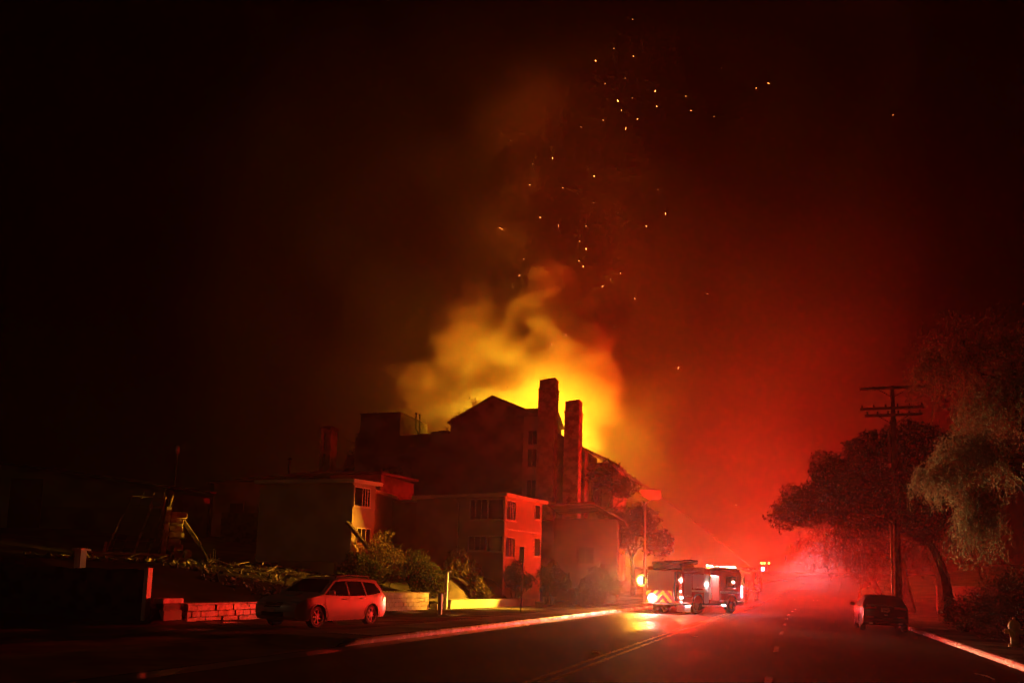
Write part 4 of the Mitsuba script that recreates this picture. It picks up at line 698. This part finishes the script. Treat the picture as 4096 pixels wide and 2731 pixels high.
Sl = thing('street_lamp', 'street lamp with short curved arm and pale panel, behind the fire engine', 'street lamp')
part(Sl, 'pole', tube([[-9.62, 58, 0], [-9.63, 58, 4], [-9.64, 58, 7.5]], [.11, .09, .075], 10), 'mat_metal_pole', 40); part(Sl, 'arm', tube([[-9.64, 58, 7.5], [-9.5, 58, 7.9], [-9.2, 58, 8.12], [-8.8, 58, 8.25]], .045, 8), 'mat_metal_pole', 40)
pn = np.array([(-10.05, 0, 8.85), (-8.5, 0, 8.78), (-8.42, 0, 8.35), (-8.62, 0, 8.05), (-9.3, 0, 8.05), (-9.85, 0, 8.3)])
part(Sl, 'panel', trimesh.Trimesh(np.vstack([pn + [0, 57.9, 0], pn + [0, 58.1, .05]])).convex_hull, 'mat_trim', label='pale shield shaped panel on the arm'); part(Sl, 'base', cbox([-9.8, 57.8, .1], [-9.44, 58.2, .35], .03), 'mat_metal_pole')
Hy = thing('fire_hydrant', 'yellow fire hydrant standing behind the painted kerb at the far right', 'hydrant')
hx, hy, hz = 6.42, 25.9, float(gz(6.42, 25.9)) + .02
def hyd(m): m = m.copy(); m.apply_translation([hx, hy, hz]); return m
part(Hy, 'barrel', hyd(lathe([(0, -.05), (.17, -.05), (.17, .04), (.115, .05), (.115, .48), (.15, .5), (.15, .55), (0, .55)], 20)), 'mat_hydrant_yellow', 35)
bn = part(Hy, 'bonnet', hyd(lathe([(0, .55), (.16, .55), (.16, .59), (.14, .66), (.09, .73), (.04, .76), (0, .76)], 20)), 'mat_hydrant_yellow', 35); part(bn, 'nut', hyd(lathe([(0, .76), (.035, .76), (.03, .83), (0, .83)], 5)), 'mat_hydrant_yellow')
for nm, d, z, r in (('side_outlet', [1, .15, 0], .42, .07), ('side_outlet', [-1, .0, 0], .42, .07), ('front_outlet', [-.45, -.9, 0], .34, .085)):
    d = np.array(d) / np.linalg.norm(d); o = part(Hy, nm, hyd(tube([d * .08 + [0, 0, z], d * .2 + [0, 0, z]], r, 14)), 'mat_hydrant_yellow', 35); part(o, 'cap', hyd(tube([d * .2 + [0, 0, z], d * .245 + [0, 0, z]], [r * 1.12, r * .9], 8)), 'mat_hydrant_yellow'); part(o, 'cap_nut', hyd(tube([d * .245 + [0, 0, z], d * .285 + [0, 0, z]], .025, 5)), 'mat_hydrant_yellow')
part(Hy, 'flange_bolt', hyd(cat(*[tube([[.145 * math.cos(a), .145 * math.sin(a), .035], [.145 * math.cos(a), .145 * math.sin(a), .065]], .014, 6) for a in np.arange(8) * math.pi / 4])), 'mat_hydrant_yellow')
for x, y, lb in ((-2.55, 25.2, 'small raised road marker lying right of the yellow line, farther up the road'), (-4.05, 17.7, 'small raised road marker lying left of the yellow line, nearer the camera')):
    k = thing('road_marker', lb, 'road marker'); part(k, 'base', trimesh.Trimesh([(x + a * .09 * s, y + b * .06 * s, h) for a in (-1, 1) for b in (-1, 1) for s, h in ((1, .005), (.7, .03))]).convex_hull, 'mat_white_panel'); part(k, 'reflector', box([x - .05, y - .054, .012], [x + .05, y - .046, .025]), 'mat_reflective')
solo('stick', tube([[3.75, 18.0, .02], [3.83, 17.4, .03], [3.86, 17.0, .015]], [.012, .016, .01], 6), 'mat_charred_pale', 'thin pale stick lying on the road near the right kerb', 'stick')
g = rng(31); q_ = []
for q in range(150):
    y = 13.5 + 3.2 * g.random(); x = float(kr(y)) - .05 - .75 * g.random() ** 1.6; a = g.random() * 6.3; s_ = .02 + .035 * g.random()
    q_.append(trimesh.Trimesh([(x + s_ * math.cos(a), y + s_ * math.sin(a), .006), (x - s_ * math.cos(a), y - s_ * math.sin(a), .012), (x - .4 * s_ * math.sin(a), y + .4 * s_ * math.cos(a), .03), (x + .4 * s_ * math.sin(a), y - .4 * s_ * math.cos(a), .02)]).convex_hull)
solo('leaf_litter', cat(*q_), 'mat_ash', 'dry pale leaves gathered against the right kerb', 'leaves', kind='stuff')

# ------------------------------------------------------------------ two firefighters
def person(label, x, y, face, step):
    k = thing('person', label, 'person'); z0 = float(road_z(y)); t = trimesh.transformations.rotation_matrix(math.radians(face), [0, 0, 1]); t[:3, 3] = [x, y, z0]
    S = lambda r, p: Manifold.sphere(r, 16).translate(list(map(float, p)))
    def chain(*js): return sum([Manifold.batch_hull([S(*a), S(*b)]) for a, b in zip(js[:-1], js[1:])][1:], Manifold.batch_hull([S(*js[0]), S(*js[1])]))
    def fin(m, ref=.05):
        b = mani(m.refine_to_length(ref)); trimesh.smoothing.filter_taubin(b, iterations=8); b.apply_transform(t); return b
    s = step
    suit = chain((.17, (0, 0, 1.0)), (.19, (0, .0, 1.18)), (.2, (0, .01, 1.36))) + chain((.09, (-.2, 0, 1.42)), (.11, (0, 0, 1.44)), (.09, (.2, 0, 1.42)))
    for sg in (-1, 1):
        suit = suit + chain((.13, (sg * .1, 0, .96)), (.1, (sg * .12, sg * s * .5 + .03, .52)), (.075, (sg * .13, sg * s, .14)))
        suit = suit + chain((.085, (sg * .23, 0, 1.4)), (.065, (sg * .3, -.03, 1.13)), (.055, (sg * .27, .16, .95)))
    part(k, 'suit', fin(suit), 'mat_turnout', True)
    head = chain((.085, (0, .0, 1.68)), (.075, (0, .03, 1.6))) + chain((.055, (0, 0, 1.58)), (.06, (0, 0, 1.46))) + S(.018, (0, .105, 1.645)) + S(.025, (-.088, 0, 1.65)) + S(.025, (.088, 0, 1.65))
    hk = part(k, 'head', fin(head, .02), 'mat_skin', True)
    for sg in (-1, 1): part(hk, 'eye', trimesh.creation.icosphere(1, .012).apply_translation([sg * .032, .082, 1.675]).apply_transform(t), 'mat_ink')
    part(hk, 'mouth', box([-.025, .096, 1.6], [.025, .104, 1.608]).apply_transform(t), 'mat_ink')
    he = part(k, 'helmet', lathe([(0, .13), (.06, .12), (.11, .07), (.125, 0), (.17, -.015), (.17, -.03), (.12, -.02)], 18).apply_translation([0, -.01, 1.72]).apply_transform(t), 'mat_reflective', 35)
    for sg in (-1, 1):
        hand = chain((.034, (sg * .27, .17, .94)), (.036, (sg * .265, .21, .88)))
        for q in range(4): hand = hand + chain((.012, (sg * (.245 + .014 * q), .215, .87)), (.011, (sg * (.245 + .014 * q), .235, .83 + .006 * abs(q - 1.5))), (.01, (sg * (.245 + .014 * q), .22, .80 + .008 * abs(q - 1.5))))
        hand = hand + chain((.013, (sg * .245, .2, .91)), (.012, (sg * .225, .235, .88)), (.01, (sg * .228, .25, .85)))
        part(k, 'glove', fin(hand, .02), 'mat_black_plastic', True)
        part(k, 'boot', fin(chain((.07, (sg * .13, sg * s, .16)), (.06, (sg * .13, sg * s, .06)), (.05, (sg * .14, sg * s + .16, .05)))), 'mat_rubber', True)
        part(k, 'sleeve_stripe', tube([[sg * .29, .04, 1.06], [sg * .283, .085, 1.02]], .07, 14).apply_transform(t), 'mat_reflective'); part(k, 'cuff_stripe', tube([[sg * .128, sg * s * .85, .25], [sg * .127, sg * s * .8, .31]], .094, 14).apply_transform(t), 'mat_reflective')
    part(k, 'waist_stripe', lathe([(.0, 0), (.195, 0), (.197, .07), (0, .07)], 20).apply_translation([0, 0, .93]).apply_transform(t), 'mat_reflective'); part(k, 'chest_stripe', lathe([(0, 0), (.212, 0), (.215, .06), (0, .06)], 20).apply_translation([0, .008, 1.22]).apply_transform(t), 'mat_reflective')
person('person in a helmet and striped coat nearer the fire engine front, walking', -3.05, 78., 200, .14)
person('person in a striped coat standing to the right of the other walker', -2.2, 82., 160, .05)

# ------------------------------------------------------------------ trees and shrubs
def limb(g, a, b, r0, r1, n=6, wob=.08):
    a, b = np.array(a, float), np.array(b, float); L = np.linalg.norm(b - a); t = np.linspace(0, 1, n)[:, None]
    p = a + (b - a) * t + np.sin(t * math.pi) * g.normal(size=3) * wob * L + g.normal(size=(n, 3)) * wob * .12 * L * np.sin(t * math.pi); return tube(p, np.linspace(r0, r1, n), 7)
def leaves(g, pts, dirs, ln, wd):
    n = len(pts); d = dirs / (np.linalg.norm(dirs, axis=1, keepdims=True) + 1e-9); s = np.cross(d, g.normal(size=(n, 3))); s /= np.linalg.norm(s, axis=1, keepdims=True) + 1e-9
    ln = ln * (.6 + .8 * g.random((n, 1))); wd = wd * (.6 + .8 * g.random((n, 1)))
    v = np.stack([pts, pts + d * ln * .5 + s * wd * .5, pts + d * ln, pts + d * ln * .5 - s * wd * .5], 1).reshape(-1, 3); k = np.arange(n)[:, None] * 4
    return tm(v, np.vstack([k + [0, 1, 2], k + [0, 2, 3]]))
def cloud(g, blobs, n, ln, wd, droop=.5, gap=.42, fs=.9):
    B_ = np.array(blobs, float); w = B_[:, 3] * B_[:, 4] * B_[:, 5]; out = []
    N = int(n * 2.6); c = g.choice(len(B_), N, p=w / w.sum()); d = g.normal(size=(N, 3)); d /= np.linalg.norm(d, axis=1, keepdims=True)
    p = B_[c, :3] + d * B_[c, 3:6] * (g.random((N, 1)) ** .45) * (.72 + .5 * meshkit.noise(d * 2.3 + c[:, None] * 7.1)[:, None])
    keep = meshkit.fbm(p * fs, 3) > gap; p = p[keep][:n]
    return leaves(g, p, g.normal(size=(len(p), 3)) + [0, 0, -2.2 * droop], ln, wd)
def strands(g, tops, lens, m, ln, wd):
    """Hanging twigs with leaflets: tops (n, 3), lens (n,)."""
    n = len(tops); t = (np.arange(m) / m)[None, :, None] * lens[:, None, None]
    drift = g.normal(size=(n, 1, 3)) * .16; drift[..., 2] = 0; sway = g.normal(size=(n, 1, 3)) * .05
    p = tops[:, None] + np.concatenate([drift[..., :2] * t + sway[..., :2] * np.sin(t * 3.), -t], -1) + g.normal(size=(n, m, 3)) * .035
    p = p.reshape(-1, 3); return leaves(g, p, g.normal(size=(len(p), 3)) * .55 + [0, 0, -1.1], ln, wd)
def tree(key, seed, base, top, r, limbs, crown, leaf, tubes=()):
    g = rng(seed); tk = part(key, 'trunk', cat(limb(g, base, top, r, r * .6, 8, .05)), 'mat_bark', 40)
    for b in limbs:
        m = [limb(g, top, b, r * .5, r * .12, 7, .07)]
        for q in range(5):
            f = .35 + .6 * g.random(); s_ = np.array(top) + (np.array(b) - top) * f; m.append(limb(g, s_, s_ + g.normal(size=3) * [1, 1, .7] * .9 + [0, 0, .3], r * .18, r * .03, 5, .1))
        part(tk, 'limb', cat(*m), 'mat_bark', 40)
    part(key, 'crown', crown, leaf)
# the near pepper tree overhanging from the right
g = rng(41)
P1 = thing('pepper_tree', 'large pepper tree at the right edge, pale leaf strands hanging over the road', 'tree')
def curtain(n, cx, cy, cz, rx, ry, rz, lo, hi):
    d = g.normal(size=(n, 3)); d /= np.linalg.norm(d, axis=1, keepdims=True); d[:, 2] = np.abs(d[:, 2]) * .9 - .25
    return np.array([cx, cy, cz]) + d * [rx, ry, rz] * (g.random((n, 1)) ** .35), lo + (hi - lo) * g.random(n) ** 1.5
ts, ls = [], []
for a in ((90, 4.15, 23.6, 4.9, .8, .9, .7, .3, 1.0), (260, 5.0, 24, 5.6, 1.1, 1.2, 1.2, .5, 1.6), (200, 5.05, 23.4, 4.3, .5, .7, .6, .8, 2.1), (420, 6.4, 24.6, 7.2, 1.7, 1.8, 1.9, .5, 1.7), (240, 7.3, 24.0, 5.7, .9, 1.2, 1.1, .5, 1.5), (260, 5.6, 26, 8.6, 1.9, 1.8, 1.5, .4, 1.4), (160, 8.6, 26, 8.4, 2.0, 2.2, 2.2, .5, 1.8)):
    t_, l_ = curtain(*a); ts.append(t_); ls.append(l_)
tree(P1, 42, [8.7, 26.2, float(gz(8.7, 26.2)) - .1], [8.2, 25.8, 3.4], .42, [(5.0, 24., 5.9), (6.3, 24.6, 8.2), (5.4, 26.2, 9.4), (9.0, 26.5, 9.6), (7.4, 23.8, 6.3), (10.5, 26, 8)], cat(strands(g, np.vstack(ts), np.concatenate(ls), 36, .1, .03), cloud(g, [(6.4, 24.8, 7.6, 1.8, 1.8, 1.7), (5.6, 26, 8.9, 2, 1.8, 1.4), (8.6, 26, 8.6, 2.2, 2.2, 2.2), (9.8, 25, 6.4, 1.8, 1.8, 2)], 14000, .1, .03, .8)), 'mat_leaf_pepper')
# trees along the right verge
g = rng(43)
P2 = thing('street_tree', 'wide dark drooping tree over the parked car, its crown reaching left above the road', 'tree')
tree(P2, 44, [8.3, 46, float(gz(8.3, 46)) - .1], [7.6, 46, 4.2], .42, [(1.8, 48, 7.), (3.6, 47.6, 9.), (5.5, 46.5, 10.), (7.5, 47, 9.8), (9.8, 46, 8), (3.4, 45.5, 6.2), (6., 45, 7)], cat(cloud(g, [(.5, 48, 6.0, 1.5, 1.4, .8), (1.6, 48, 6.6, 1.9, 1.8, 1.3), (3.3, 47.8, 8.2, 2., 2., 1.7), (5.0, 47, 9.1, 2., 2., 1.7), (7.2, 47, 9.3, 2.2, 2.2, 2.0), (4.4, 46, 6.6, 2.4, 1.9, 1.5), (7.0, 45.6, 6.8, 2.3, 2, 1.9), (9.6, 46.5, 8.2, 2.4, 2.4, 2.4)], 64000, .2, .07, .8, .38, .7),
     strands(g, np.array([4.6, 46.6, 6.0]) + g.normal(size=(260, 3)) * [1.7, .9, .45], .5 + 1.0 * g.random(260), 14, .16, .05), strands(g, np.array([7.4, 45.4, 5.8]) + g.normal(size=(160, 3)) * [1., .8, .5], .6 + 1.6 * g.random(160), 16, .16, .05)), 'mat_leaf_dark')
P3 = thing('street_tree', 'drooping tree behind the slim pole, its lower strands lit bright red', 'tree')
tree(P3, 45, [9.0, 62, float(gz(9., 62)) - .1], [8.4, 61.6, 4.0], .38, [(4.5, 62, 7), (6, 61, 8.6), (8.5, 62, 9), (10.5, 62, 8), (6.5, 62.6, 5.5)], cat(cloud(g, [(5.2, 62, 6.6, 1.7, 1.7, 1.6), (7.2, 62, 7.8, 2.2, 2, 1.8), (9.5, 62, 7.4, 2.2, 2.2, 2.2)], 20000, .22, .08, .8),
     strands(g, np.array([5.3, 61.2, 5.2]) + g.normal(size=(260, 3)) * [1.3, .8, .5], 1. + 1.9 * g.random(260), 18, .18, .055), strands(g, np.array([8.2, 61.4, 5.2]) + g.normal(size=(150, 3)) * [1.2, .8, .6], 1. + 2.2 * g.random(150), 18, .18, .055)), 'mat_leaf_dark')
P4 = thing('street_tree', 'farther dark tree on the right, arching over the far road toward the lamps', 'tree')
tree(P4, 46, [9.8, 82, .4], [8., 81, 4.], .35, [(3., 80, 5.8), (4.8, 80.5, 7.5), (7, 81, 9), (9.5, 82, 9)], cat(cloud(g, [(2.7, 80, 5.9, 1.6, 1.6, .9), (4.3, 80.4, 6.7, 2.0, 1.8, 1.7), (6.3, 81, 7.6, 2.4, 2, 2.2), (9, 82, 8, 3, 2.4, 2.8), (7.6, 80.5, 4.2, 1.5, 1.5, 1.8)], 22000, .26, .1, .7, .36),
     strands(g, np.array([4.4, 80., 5.0]) + g.normal(size=(150, 3)) * [1.2, .9, .3], .6 + .9 * g.random(150), 12, .2, .07)), 'mat_leaf_dark')
def shrub(label, seed, blobs, n, ln, wd, leaf='mat_leaf_dark', stems=7, droop=-.4, gap=.36, cat_='shrub', group=None):
    g = rng(seed); k = thing('shrub', label, cat_, group); b0 = np.array(blobs, float); z = float(gz(b0[0, 0], b0[0, 1]))
    part(k, 'stems', cat(*[limb(g, [b0[0, 0] + .2 * g.normal(), b0[0, 1] + .2 * g.normal(), z - .05], b0[g.integers(len(b0)), :3] + g.normal(size=3) * .3, .035, .01, 5, .08) for q in range(stems)]), 'mat_bark')
    part(k, 'crown', cloud(g, blobs, n, ln, wd, droop, gap, 1.4), leaf)
shrub('dense dim shrub filling the verge behind the yellow hydrant', 51, [(7.3, 28.5, 1.3, 1.3, 1.2, 1.2), (6.6, 30, 1.0, .9, 1.1, .9), (8.6, 28, 1.9, 1.5, 1.4, 1.6), (9.8, 27, 1.4, 1.5, 1.3, 1.4)], 16000, .09, .035, gap=.3)
shrub('low dim shrub between the parked car and the hydrant', 52, [(7.0, 35, .9, 1.0, 1.2, .8), (8.2, 34, 1.4, 1.2, 1.3, 1.3)], 7000, .1, .04, gap=.3)
for i_, (x, y, z, s_, n, lf, lb) in enumerate([(-18.4, 42.6, 2.3, .95, 1700, 'mat_leaf_dry', 'spiky dry shrub just left of the red lit bay foot'), (-15.9, 46.2, 1.9, .8, 2200, 'mat_leaf_dark', 'dark spiky shrub standing against the foot of the red lit bay'),
     (-14.6, 49.3, 1.9, 1.0, 2600, 'mat_leaf_dark', 'taller dark shrub at the right corner of the red lit wall'), (-22.2, 40.2, 2.9, 1.15, 1500, 'mat_leaf_dry', 'thin dry shrub before the dark recess of the apartment house'), (-20.4, 36.5, 2.4, 1.05, 1300, 'mat_leaf_dry', 'thin burnt shrub above the amber block wall'),
     (-12.4, 54.5, 1.6, 1.15, 2600, 'mat_leaf_dark', 'dark bush left of the street lamp, by the low joined house'), (-12.2, 50.0, 1.0, .8, 2200, 'mat_leaf_dark', 'low dark bush right of the red lit wall near the bins'), (-16.9, 42., 1.0, .6, 1700, 'mat_leaf_dry', 'low dry plants along the top of the red garden wall'), (-18.3, 37.6, 1.5, .9, 2600, 'mat_leaf_dark', 'dark low bush behind the near end of the low garden wall'), (-19.6, 39.6, 2.0, 1.0, 2600, 'mat_leaf_dark', 'dark bush on the slope before the apartment house'), (-20.8, 35.0, 2.0, .9, 2400, 'mat_leaf_dark', 'dark bush on the bank behind the amber block wall')]):
    shrub(lb, 60 + i_, [(x, y, z, s_, s_ * .9, s_ * 1.15), (x + s_ * .8, y + .5, z - .35, s_ * .7, s_ * .7, s_ * .8)], n, .22, .05, lf, 9, -.9, .4)
def skyline_tree(label, seed, base, top, r, limbs, blobs, n, ln, leaf='mat_leaf_dark', nm='tree', gap=.42):
    k = thing(nm, label, 'tree'); tree(k, seed, base, top, r, limbs, cloud(rng(seed + 1), blobs, n, ln, ln * .4, .2, gap), leaf)
skyline_tree('sparse twiggy tree silhouetted on the roofline left of the gable', 71, [-39, 90, 2], [-39.3, 90, 18.6], .25, [(-40.8, 90, 21), (-39.4, 90, 22.6), (-38, 90, 23.8), (-37.2, 90, 25), (-41.5, 90, 20)], [(-40.8, 90, 21, 1.2, 1., 1.0), (-39.2, 90, 22.3, 1.3, 1, 1.2), (-37.6, 90, 24., 1.1, 1, 1.2), (-36.9, 90, 22, 1, 1, 1.2)], 900, .3)
skyline_tree('dark tree hugging the left side of the burning apartment building', 73, [-50.2, 84, 2], [-50.3, 84, 13], .25, [(-50.4, 84, 19), (-51.4, 84, 16), (-49.6, 84, 17.5)], [(-50.2, 84, 18, .9, 1, 2.2), (-51., 84, 15.4, 1.5, 1.2, 2.2), (-52.5, 84, 13.5, 1.8, 1.5, 1.6)], 6000, .3)
skyline_tree('dark tree right of the shorter chimney, in front of the burning window', 75, [-17.2, 77, 2], [-17.4, 77, 8], .22, [(-18.6, 77, 13), (-16.8, 77, 14.2), (-15.4, 77, 12.8), (-17.6, 77, 11), (-14.4, 77, 11)], [(-18.1, 77, 12.6, 1.1, 1, 1.3), (-16.6, 77, 13.2, 1.3, 1.2, 1.2), (-15., 77, 11.6, 1.6, 1.4, 1.3), (-17.2, 76.6, 6.2, 1.9, 1.4, 2.0), (-14.6, 76.5, 7.2, 2.2, 1.5, 2.4)], 9000, .3, gap=.4)
skyline_tree('dark round tree between the street lamp and the burning building', 77, [-13., 72, .6], [-13.2, 72, 4], .25, [(-14.6, 72, 8), (-12.4, 72, 9), (-11, 72, 7)], [(-14.4, 72, 7.2, 1.7, 1.5, 1.8), (-12.3, 72, 7.8, 1.8, 1.5, 1.7), (-10.8, 72, 5.6, 1.6, 1.4, 1.5)], 8000, .28)
skyline_tree('bare dark tree on the skyline behind the lone chimney', 79, [-41.5, 78, 2], [-41.5, 78, 9], .2, [(-42.5, 78, 14), (-40, 78, 14.5), (-44.2, 78, 13)], [(-42.5, 78, 13, 2., 1.2, 1.5), (-45, 78, 12.2, 1.8, 1.2, 1.2), (-47.8, 78, 12.6, 2., 1.2, 1.6)], 4000, .3)
Tv = thing('verge_wall', 'pale wall glimpsed red between the right hand trunks', 'wall')
for x0, x1, z1 in ((10.3, 11.0, 1.5), (11.02, 12.6, 1.5), (12.62, 14.2, 1.5)): part(Tv, 'panel', cbox([x0, 60, .0], [x1, 60.2, z1 + .6], .02), 'mat_stucco_pale')
part(Tv, 'capstone', cbox([10.25, 59.95, 2.1], [14.25, 60.25, 2.18], .02), 'mat_stucco_pale')

# ------------------------------------------------------------------ the water jet thrown at the fire
Wj = thing('water_jet', 'thin stream of water arching from the street to the burning right wing', 'water jet')
S_, E_ = np.array([-1.9, 60., 3.1]), np.array([-20.4, 84., 16.6])
def arc(t): p = S_ + (E_ - S_) * t[:, None]; p[:, 2] += 4 * JET_SAG * t * (1 - t); return p
g = rng(81); t_ = np.linspace(0, 1, 60); dr_ = []
part(Wj, 'core', tube(arc(t_), .04 + .03 * t_, 6), 'mat_water', 60)
for q in range(5):
    ph = g.random(3) * 6.3; off = np.stack([np.sin(t_ * (9 + 3 * q) + ph[0]), np.sin(t_ * (7 + 2 * q) + ph[1]), np.sin(t_ * (8 + q) + ph[2])], 1) * (.015 + .12 * t_ ** 1.6)[:, None]
    part(Wj, 'strand', tube(arc(t_) + off, .014 + .012 * t_, 5), 'mat_water', 60)
for q in range(900):
    t0 = g.random(1) ** .7; p = arc(t0)[0] + g.normal(size=3) * (.02 + .2 * t0 ** 1.4) - [0, 0, abs(g.normal()) * .25 * t0[0] ** 2]; dr_.append(tm(p + np.array([(.05, 0, 0), (-.025, .02, 0), (-.025, -.02, .01), (0, 0, -.03)]) * (.5 + g.random()), [[0, 1, 2], [0, 2, 3], [0, 3, 1], [1, 3, 2]]))
part(Wj, 'spray', cat(*dr_), 'mat_water', kind='stuff')

# ------------------------------------------------------------------ flames, embers, smoke
FIRE = np.array([1., FIRE_G, FIRE_B])
def flame_mesh(seed, x, y, z, r, h, lean=.0):
    m = trimesh.creation.icosphere(3, 1.); v = m.vertices; t = (v[:, 2] + 1) / 2
    rad = r * (np.sin(np.clip(t, 0, 1) * math.pi) ** .6) * (1.25 - t) ; ang = np.arctan2(v[:, 1], v[:, 0]); nz_ = meshkit.fbm(np.c_[v * 2.2 + seed * 3.1], 3) - .5
    rad = rad * (1 + 1.1 * nz_); m.vertices = np.c_[x + rad * np.cos(ang) + lean * t ** 2 + .5 * r * np.sin(t * 5 + seed) * t, y + rad * np.sin(ang) * .8, z + h * t ** .9]; return m
for i_, (x, y, z, r, h, k_, lb) in enumerate(FLAMES):
    solo('flame', flame_mesh(i_ + 1., x, y, z, r, h, .3 * (-1) ** i_), 'mat_lamp_clear', lb, 'flame', 'flames on the burning roof', None, True, emitter=light(FIRE * L_FIRE * k_, .5 if r > .7 else .06))
g = rng(91)
SPARKS = np.c_[-22 + 9 * g.normal(size=16), 76 + 8 * g.random(16), 22 + 34 * g.random(16)]
for p in np.vstack([EMBERS, SPARKS]):
    s_ = .028 + .035 * g.random() ** 2; d = g.normal(size=3); d /= np.linalg.norm(d); st = 1 + 2.2 * g.random() ** 3
    m = trimesh.creation.icosphere(1, s_); m.vertices = m.vertices + np.outer(m.vertices @ d, d) * st + p
    solo('ember', m, 'mat_lamp_clear', 'glowing ember drifting in the dark smoke above the fire', 'ember', 'embers in the air', None, False, emitter=light(np.array([1., .3, .06]) * (1.5 + 9 * g.random() ** 2), 0.0))
nx, ny, nz = 216, 44, 164
lo_, hi_ = np.array([-92, 86.5, 4.]), np.array([18., 116, 86.])
X, Y, Z = np.meshgrid(*[np.linspace(lo_[i], hi_[i], n) for i, n in enumerate((nx, ny, nz))], indexing='ij')
Pp = np.stack([X, Y, Z], -1)
wv = meshkit.noise(Pp / 14 + 3, 5) - .5
n1 = meshkit.fbm((Pp + wv[..., None] * 5) / np.array([9, 9, 10.]), 4, 3); n2 = meshkit.fbm((Pp + wv[..., None] * 3) / np.array([2.8, 3.2, 3.1]) + 7, 4, 9)
lobe = lambda c: 1 - np.sqrt(((X - c[0]) / c[3]) ** 2 + ((Y - c[1]) / c[4]) ** 2 + ((Z - c[2]) / c[5]) ** 2)
f = np.max([lobe(c) * c[6] for c in LOBES], 0)
Pw = Pp + wv[..., None] * 4 + ((n1 - .5) * 3)[..., None]
bil = sum(.5 ** o * (1 - np.abs(2 * meshkit.noise(Pw * 2 ** o / 7.5 + 11 * o, 31 + o) - 1)) for o in range(4)) / 1.875
den = np.clip((np.minimum(f, .5) * 1.3 + (bil - .6) * 2.6 + (n1 - .5) * 1.2 + (n2 - .5) * .6 - .42) * 4.5, 0, 1) * (.09 + 1.1 * sstep(15, 44, Z))
thin = np.max([np.clip(lobe(c), 0, 1) * c[6] for c in WISPS], 0) * np.clip((n1 * .6 + n2 * .4 - .3) * 3.4, .1, 1.5)
den = np.maximum(den * np.clip(1.35 - (Z - 20) / 34, .12, 1), thin)
halo = np.sqrt(((X + 33) / 1.25) ** 2 + ((Y - 98) / .9) ** 2 + ((Z - 26) / 1.15) ** 2)
den = np.maximum(den, HALO[0] * np.exp(-np.maximum(halo - 8, 0) / HALO[1]) * (.3 + 1.4 * np.clip(n1 * 2 - .5, 0, 1)) * sstep(2, 26, halo) * (.2 + .8 * sstep(-8, -26, X)))
edge = np.minimum.reduce([X - lo_[0], hi_[0] - X, Y - lo_[1], hi_[1] - Y, hi_[2] - Z]); den *= np.clip(edge / 4, 0, 1)
scene['smoke_air'] = dict(type='heterogeneous', albedo=rgb(SMOKE_ALB), sigma_t={'type': 'gridvolume', 'grid': mi.VolumeGrid(np.ascontiguousarray(np.transpose(den, (2, 1, 0))[..., None]).astype(np.float32)), 'to_world': T().translate(lo_.tolist()).scale((hi_ - lo_).tolist())}, scale=SMOKE_S, phase={'type': 'isotropic'})
labels['smoke_plume'] = {'label': 'billowing orange smoke plume rising behind the burning apartment building', 'category': 'smoke', 'kind': 'stuff'}
scene['smoke_plume'] = dict(type='cube', to_world=T().translate(((lo_ + hi_) / 2).tolist()).scale(((hi_ - lo_) / 2).tolist()), bsdf={'type': 'null'}, interior={'type': 'ref', 'id': 'smoke_air'}, exterior={'type': 'ref', 'id': 'haze_air'})
# smoke drifting low over the road beyond the fire engine, where its lamps light it
bl, bh = np.array([-24., 36., -.6]), np.array([22., 86., 40.])
X, Y, Z = np.meshgrid(*[np.linspace(bl[i], bh[i], n) for i, n in enumerate((56, 90, 44))], indexing='ij')
Pp = np.stack([X, Y, Z], -1); q1 = meshkit.fbm((Pp + 40) / np.array([11, 13, 8.]), 4, 21)
xc = -3.5 + .05 * (Y - 50)
bank = np.exp(-np.clip((X - xc) / BANK_W[0], -9, 9) ** 2 * (X < xc) - np.clip((X - xc) / BANK_W[1], -9, 9) ** 2 * (X >= xc)) * np.exp(-np.maximum(Z - 3, 0) / BANK_H) * (.25 * sstep(36, 40, Y) + .75 * sstep(40, 52, Y) + 4. * sstep(55, 76, Y))
bank = bank * np.clip(.25 + 2.2 * (q1 - .3), .1, 1.6) / 1.6
bank += PUFF * np.exp(-((X + 10.5) / 5.) ** 2 - ((Y - 44.5) / 5.5) ** 2 - (np.maximum(Z - .5, 0) / 3.2) ** 2) * np.clip(.3 + 2.4 * (q1 - .3), .1, 1.6)
bank += LAMP_HALO_PUFF * np.exp(-((X + 8.8) / 2.2) ** 2 - ((Y - 43.2) / 2.2) ** 2 - ((Z - 1.8) / 1.8) ** 2)  # denser smoke added around the amber lamp to give it a halo
bank *= np.clip(np.minimum.reduce([X - bl[0], bh[0] - X, Y - bl[1], bh[1] - Y, bh[2] - Z]) / 4, 0, 1)
scene['bank_air'] = dict(type='heterogeneous', albedo=rgb(BANK_ALB), sigma_t={'type': 'gridvolume', 'grid': mi.VolumeGrid(np.ascontiguousarray(np.transpose(bank, (2, 1, 0))[..., None]).astype(np.float32)), 'to_world': T().translate(bl.tolist()).scale((bh - bl).tolist())}, scale=BANK_S, phase={'type': 'hg', 'g': .3})
labels['drifting_smoke'] = {'label': 'thin red lit smoke drifting low over the road beyond the fire engine', 'category': 'smoke', 'kind': 'stuff'}
scene['drifting_smoke'] = dict(type='cube', to_world=T().translate(((bl + bh) / 2).tolist()).scale(((bh - bl) / 2).tolist()), bsdf={'type': 'null'}, interior={'type': 'ref', 'id': 'bank_air'}, exterior={'type': 'ref', 'id': 'haze_air'})
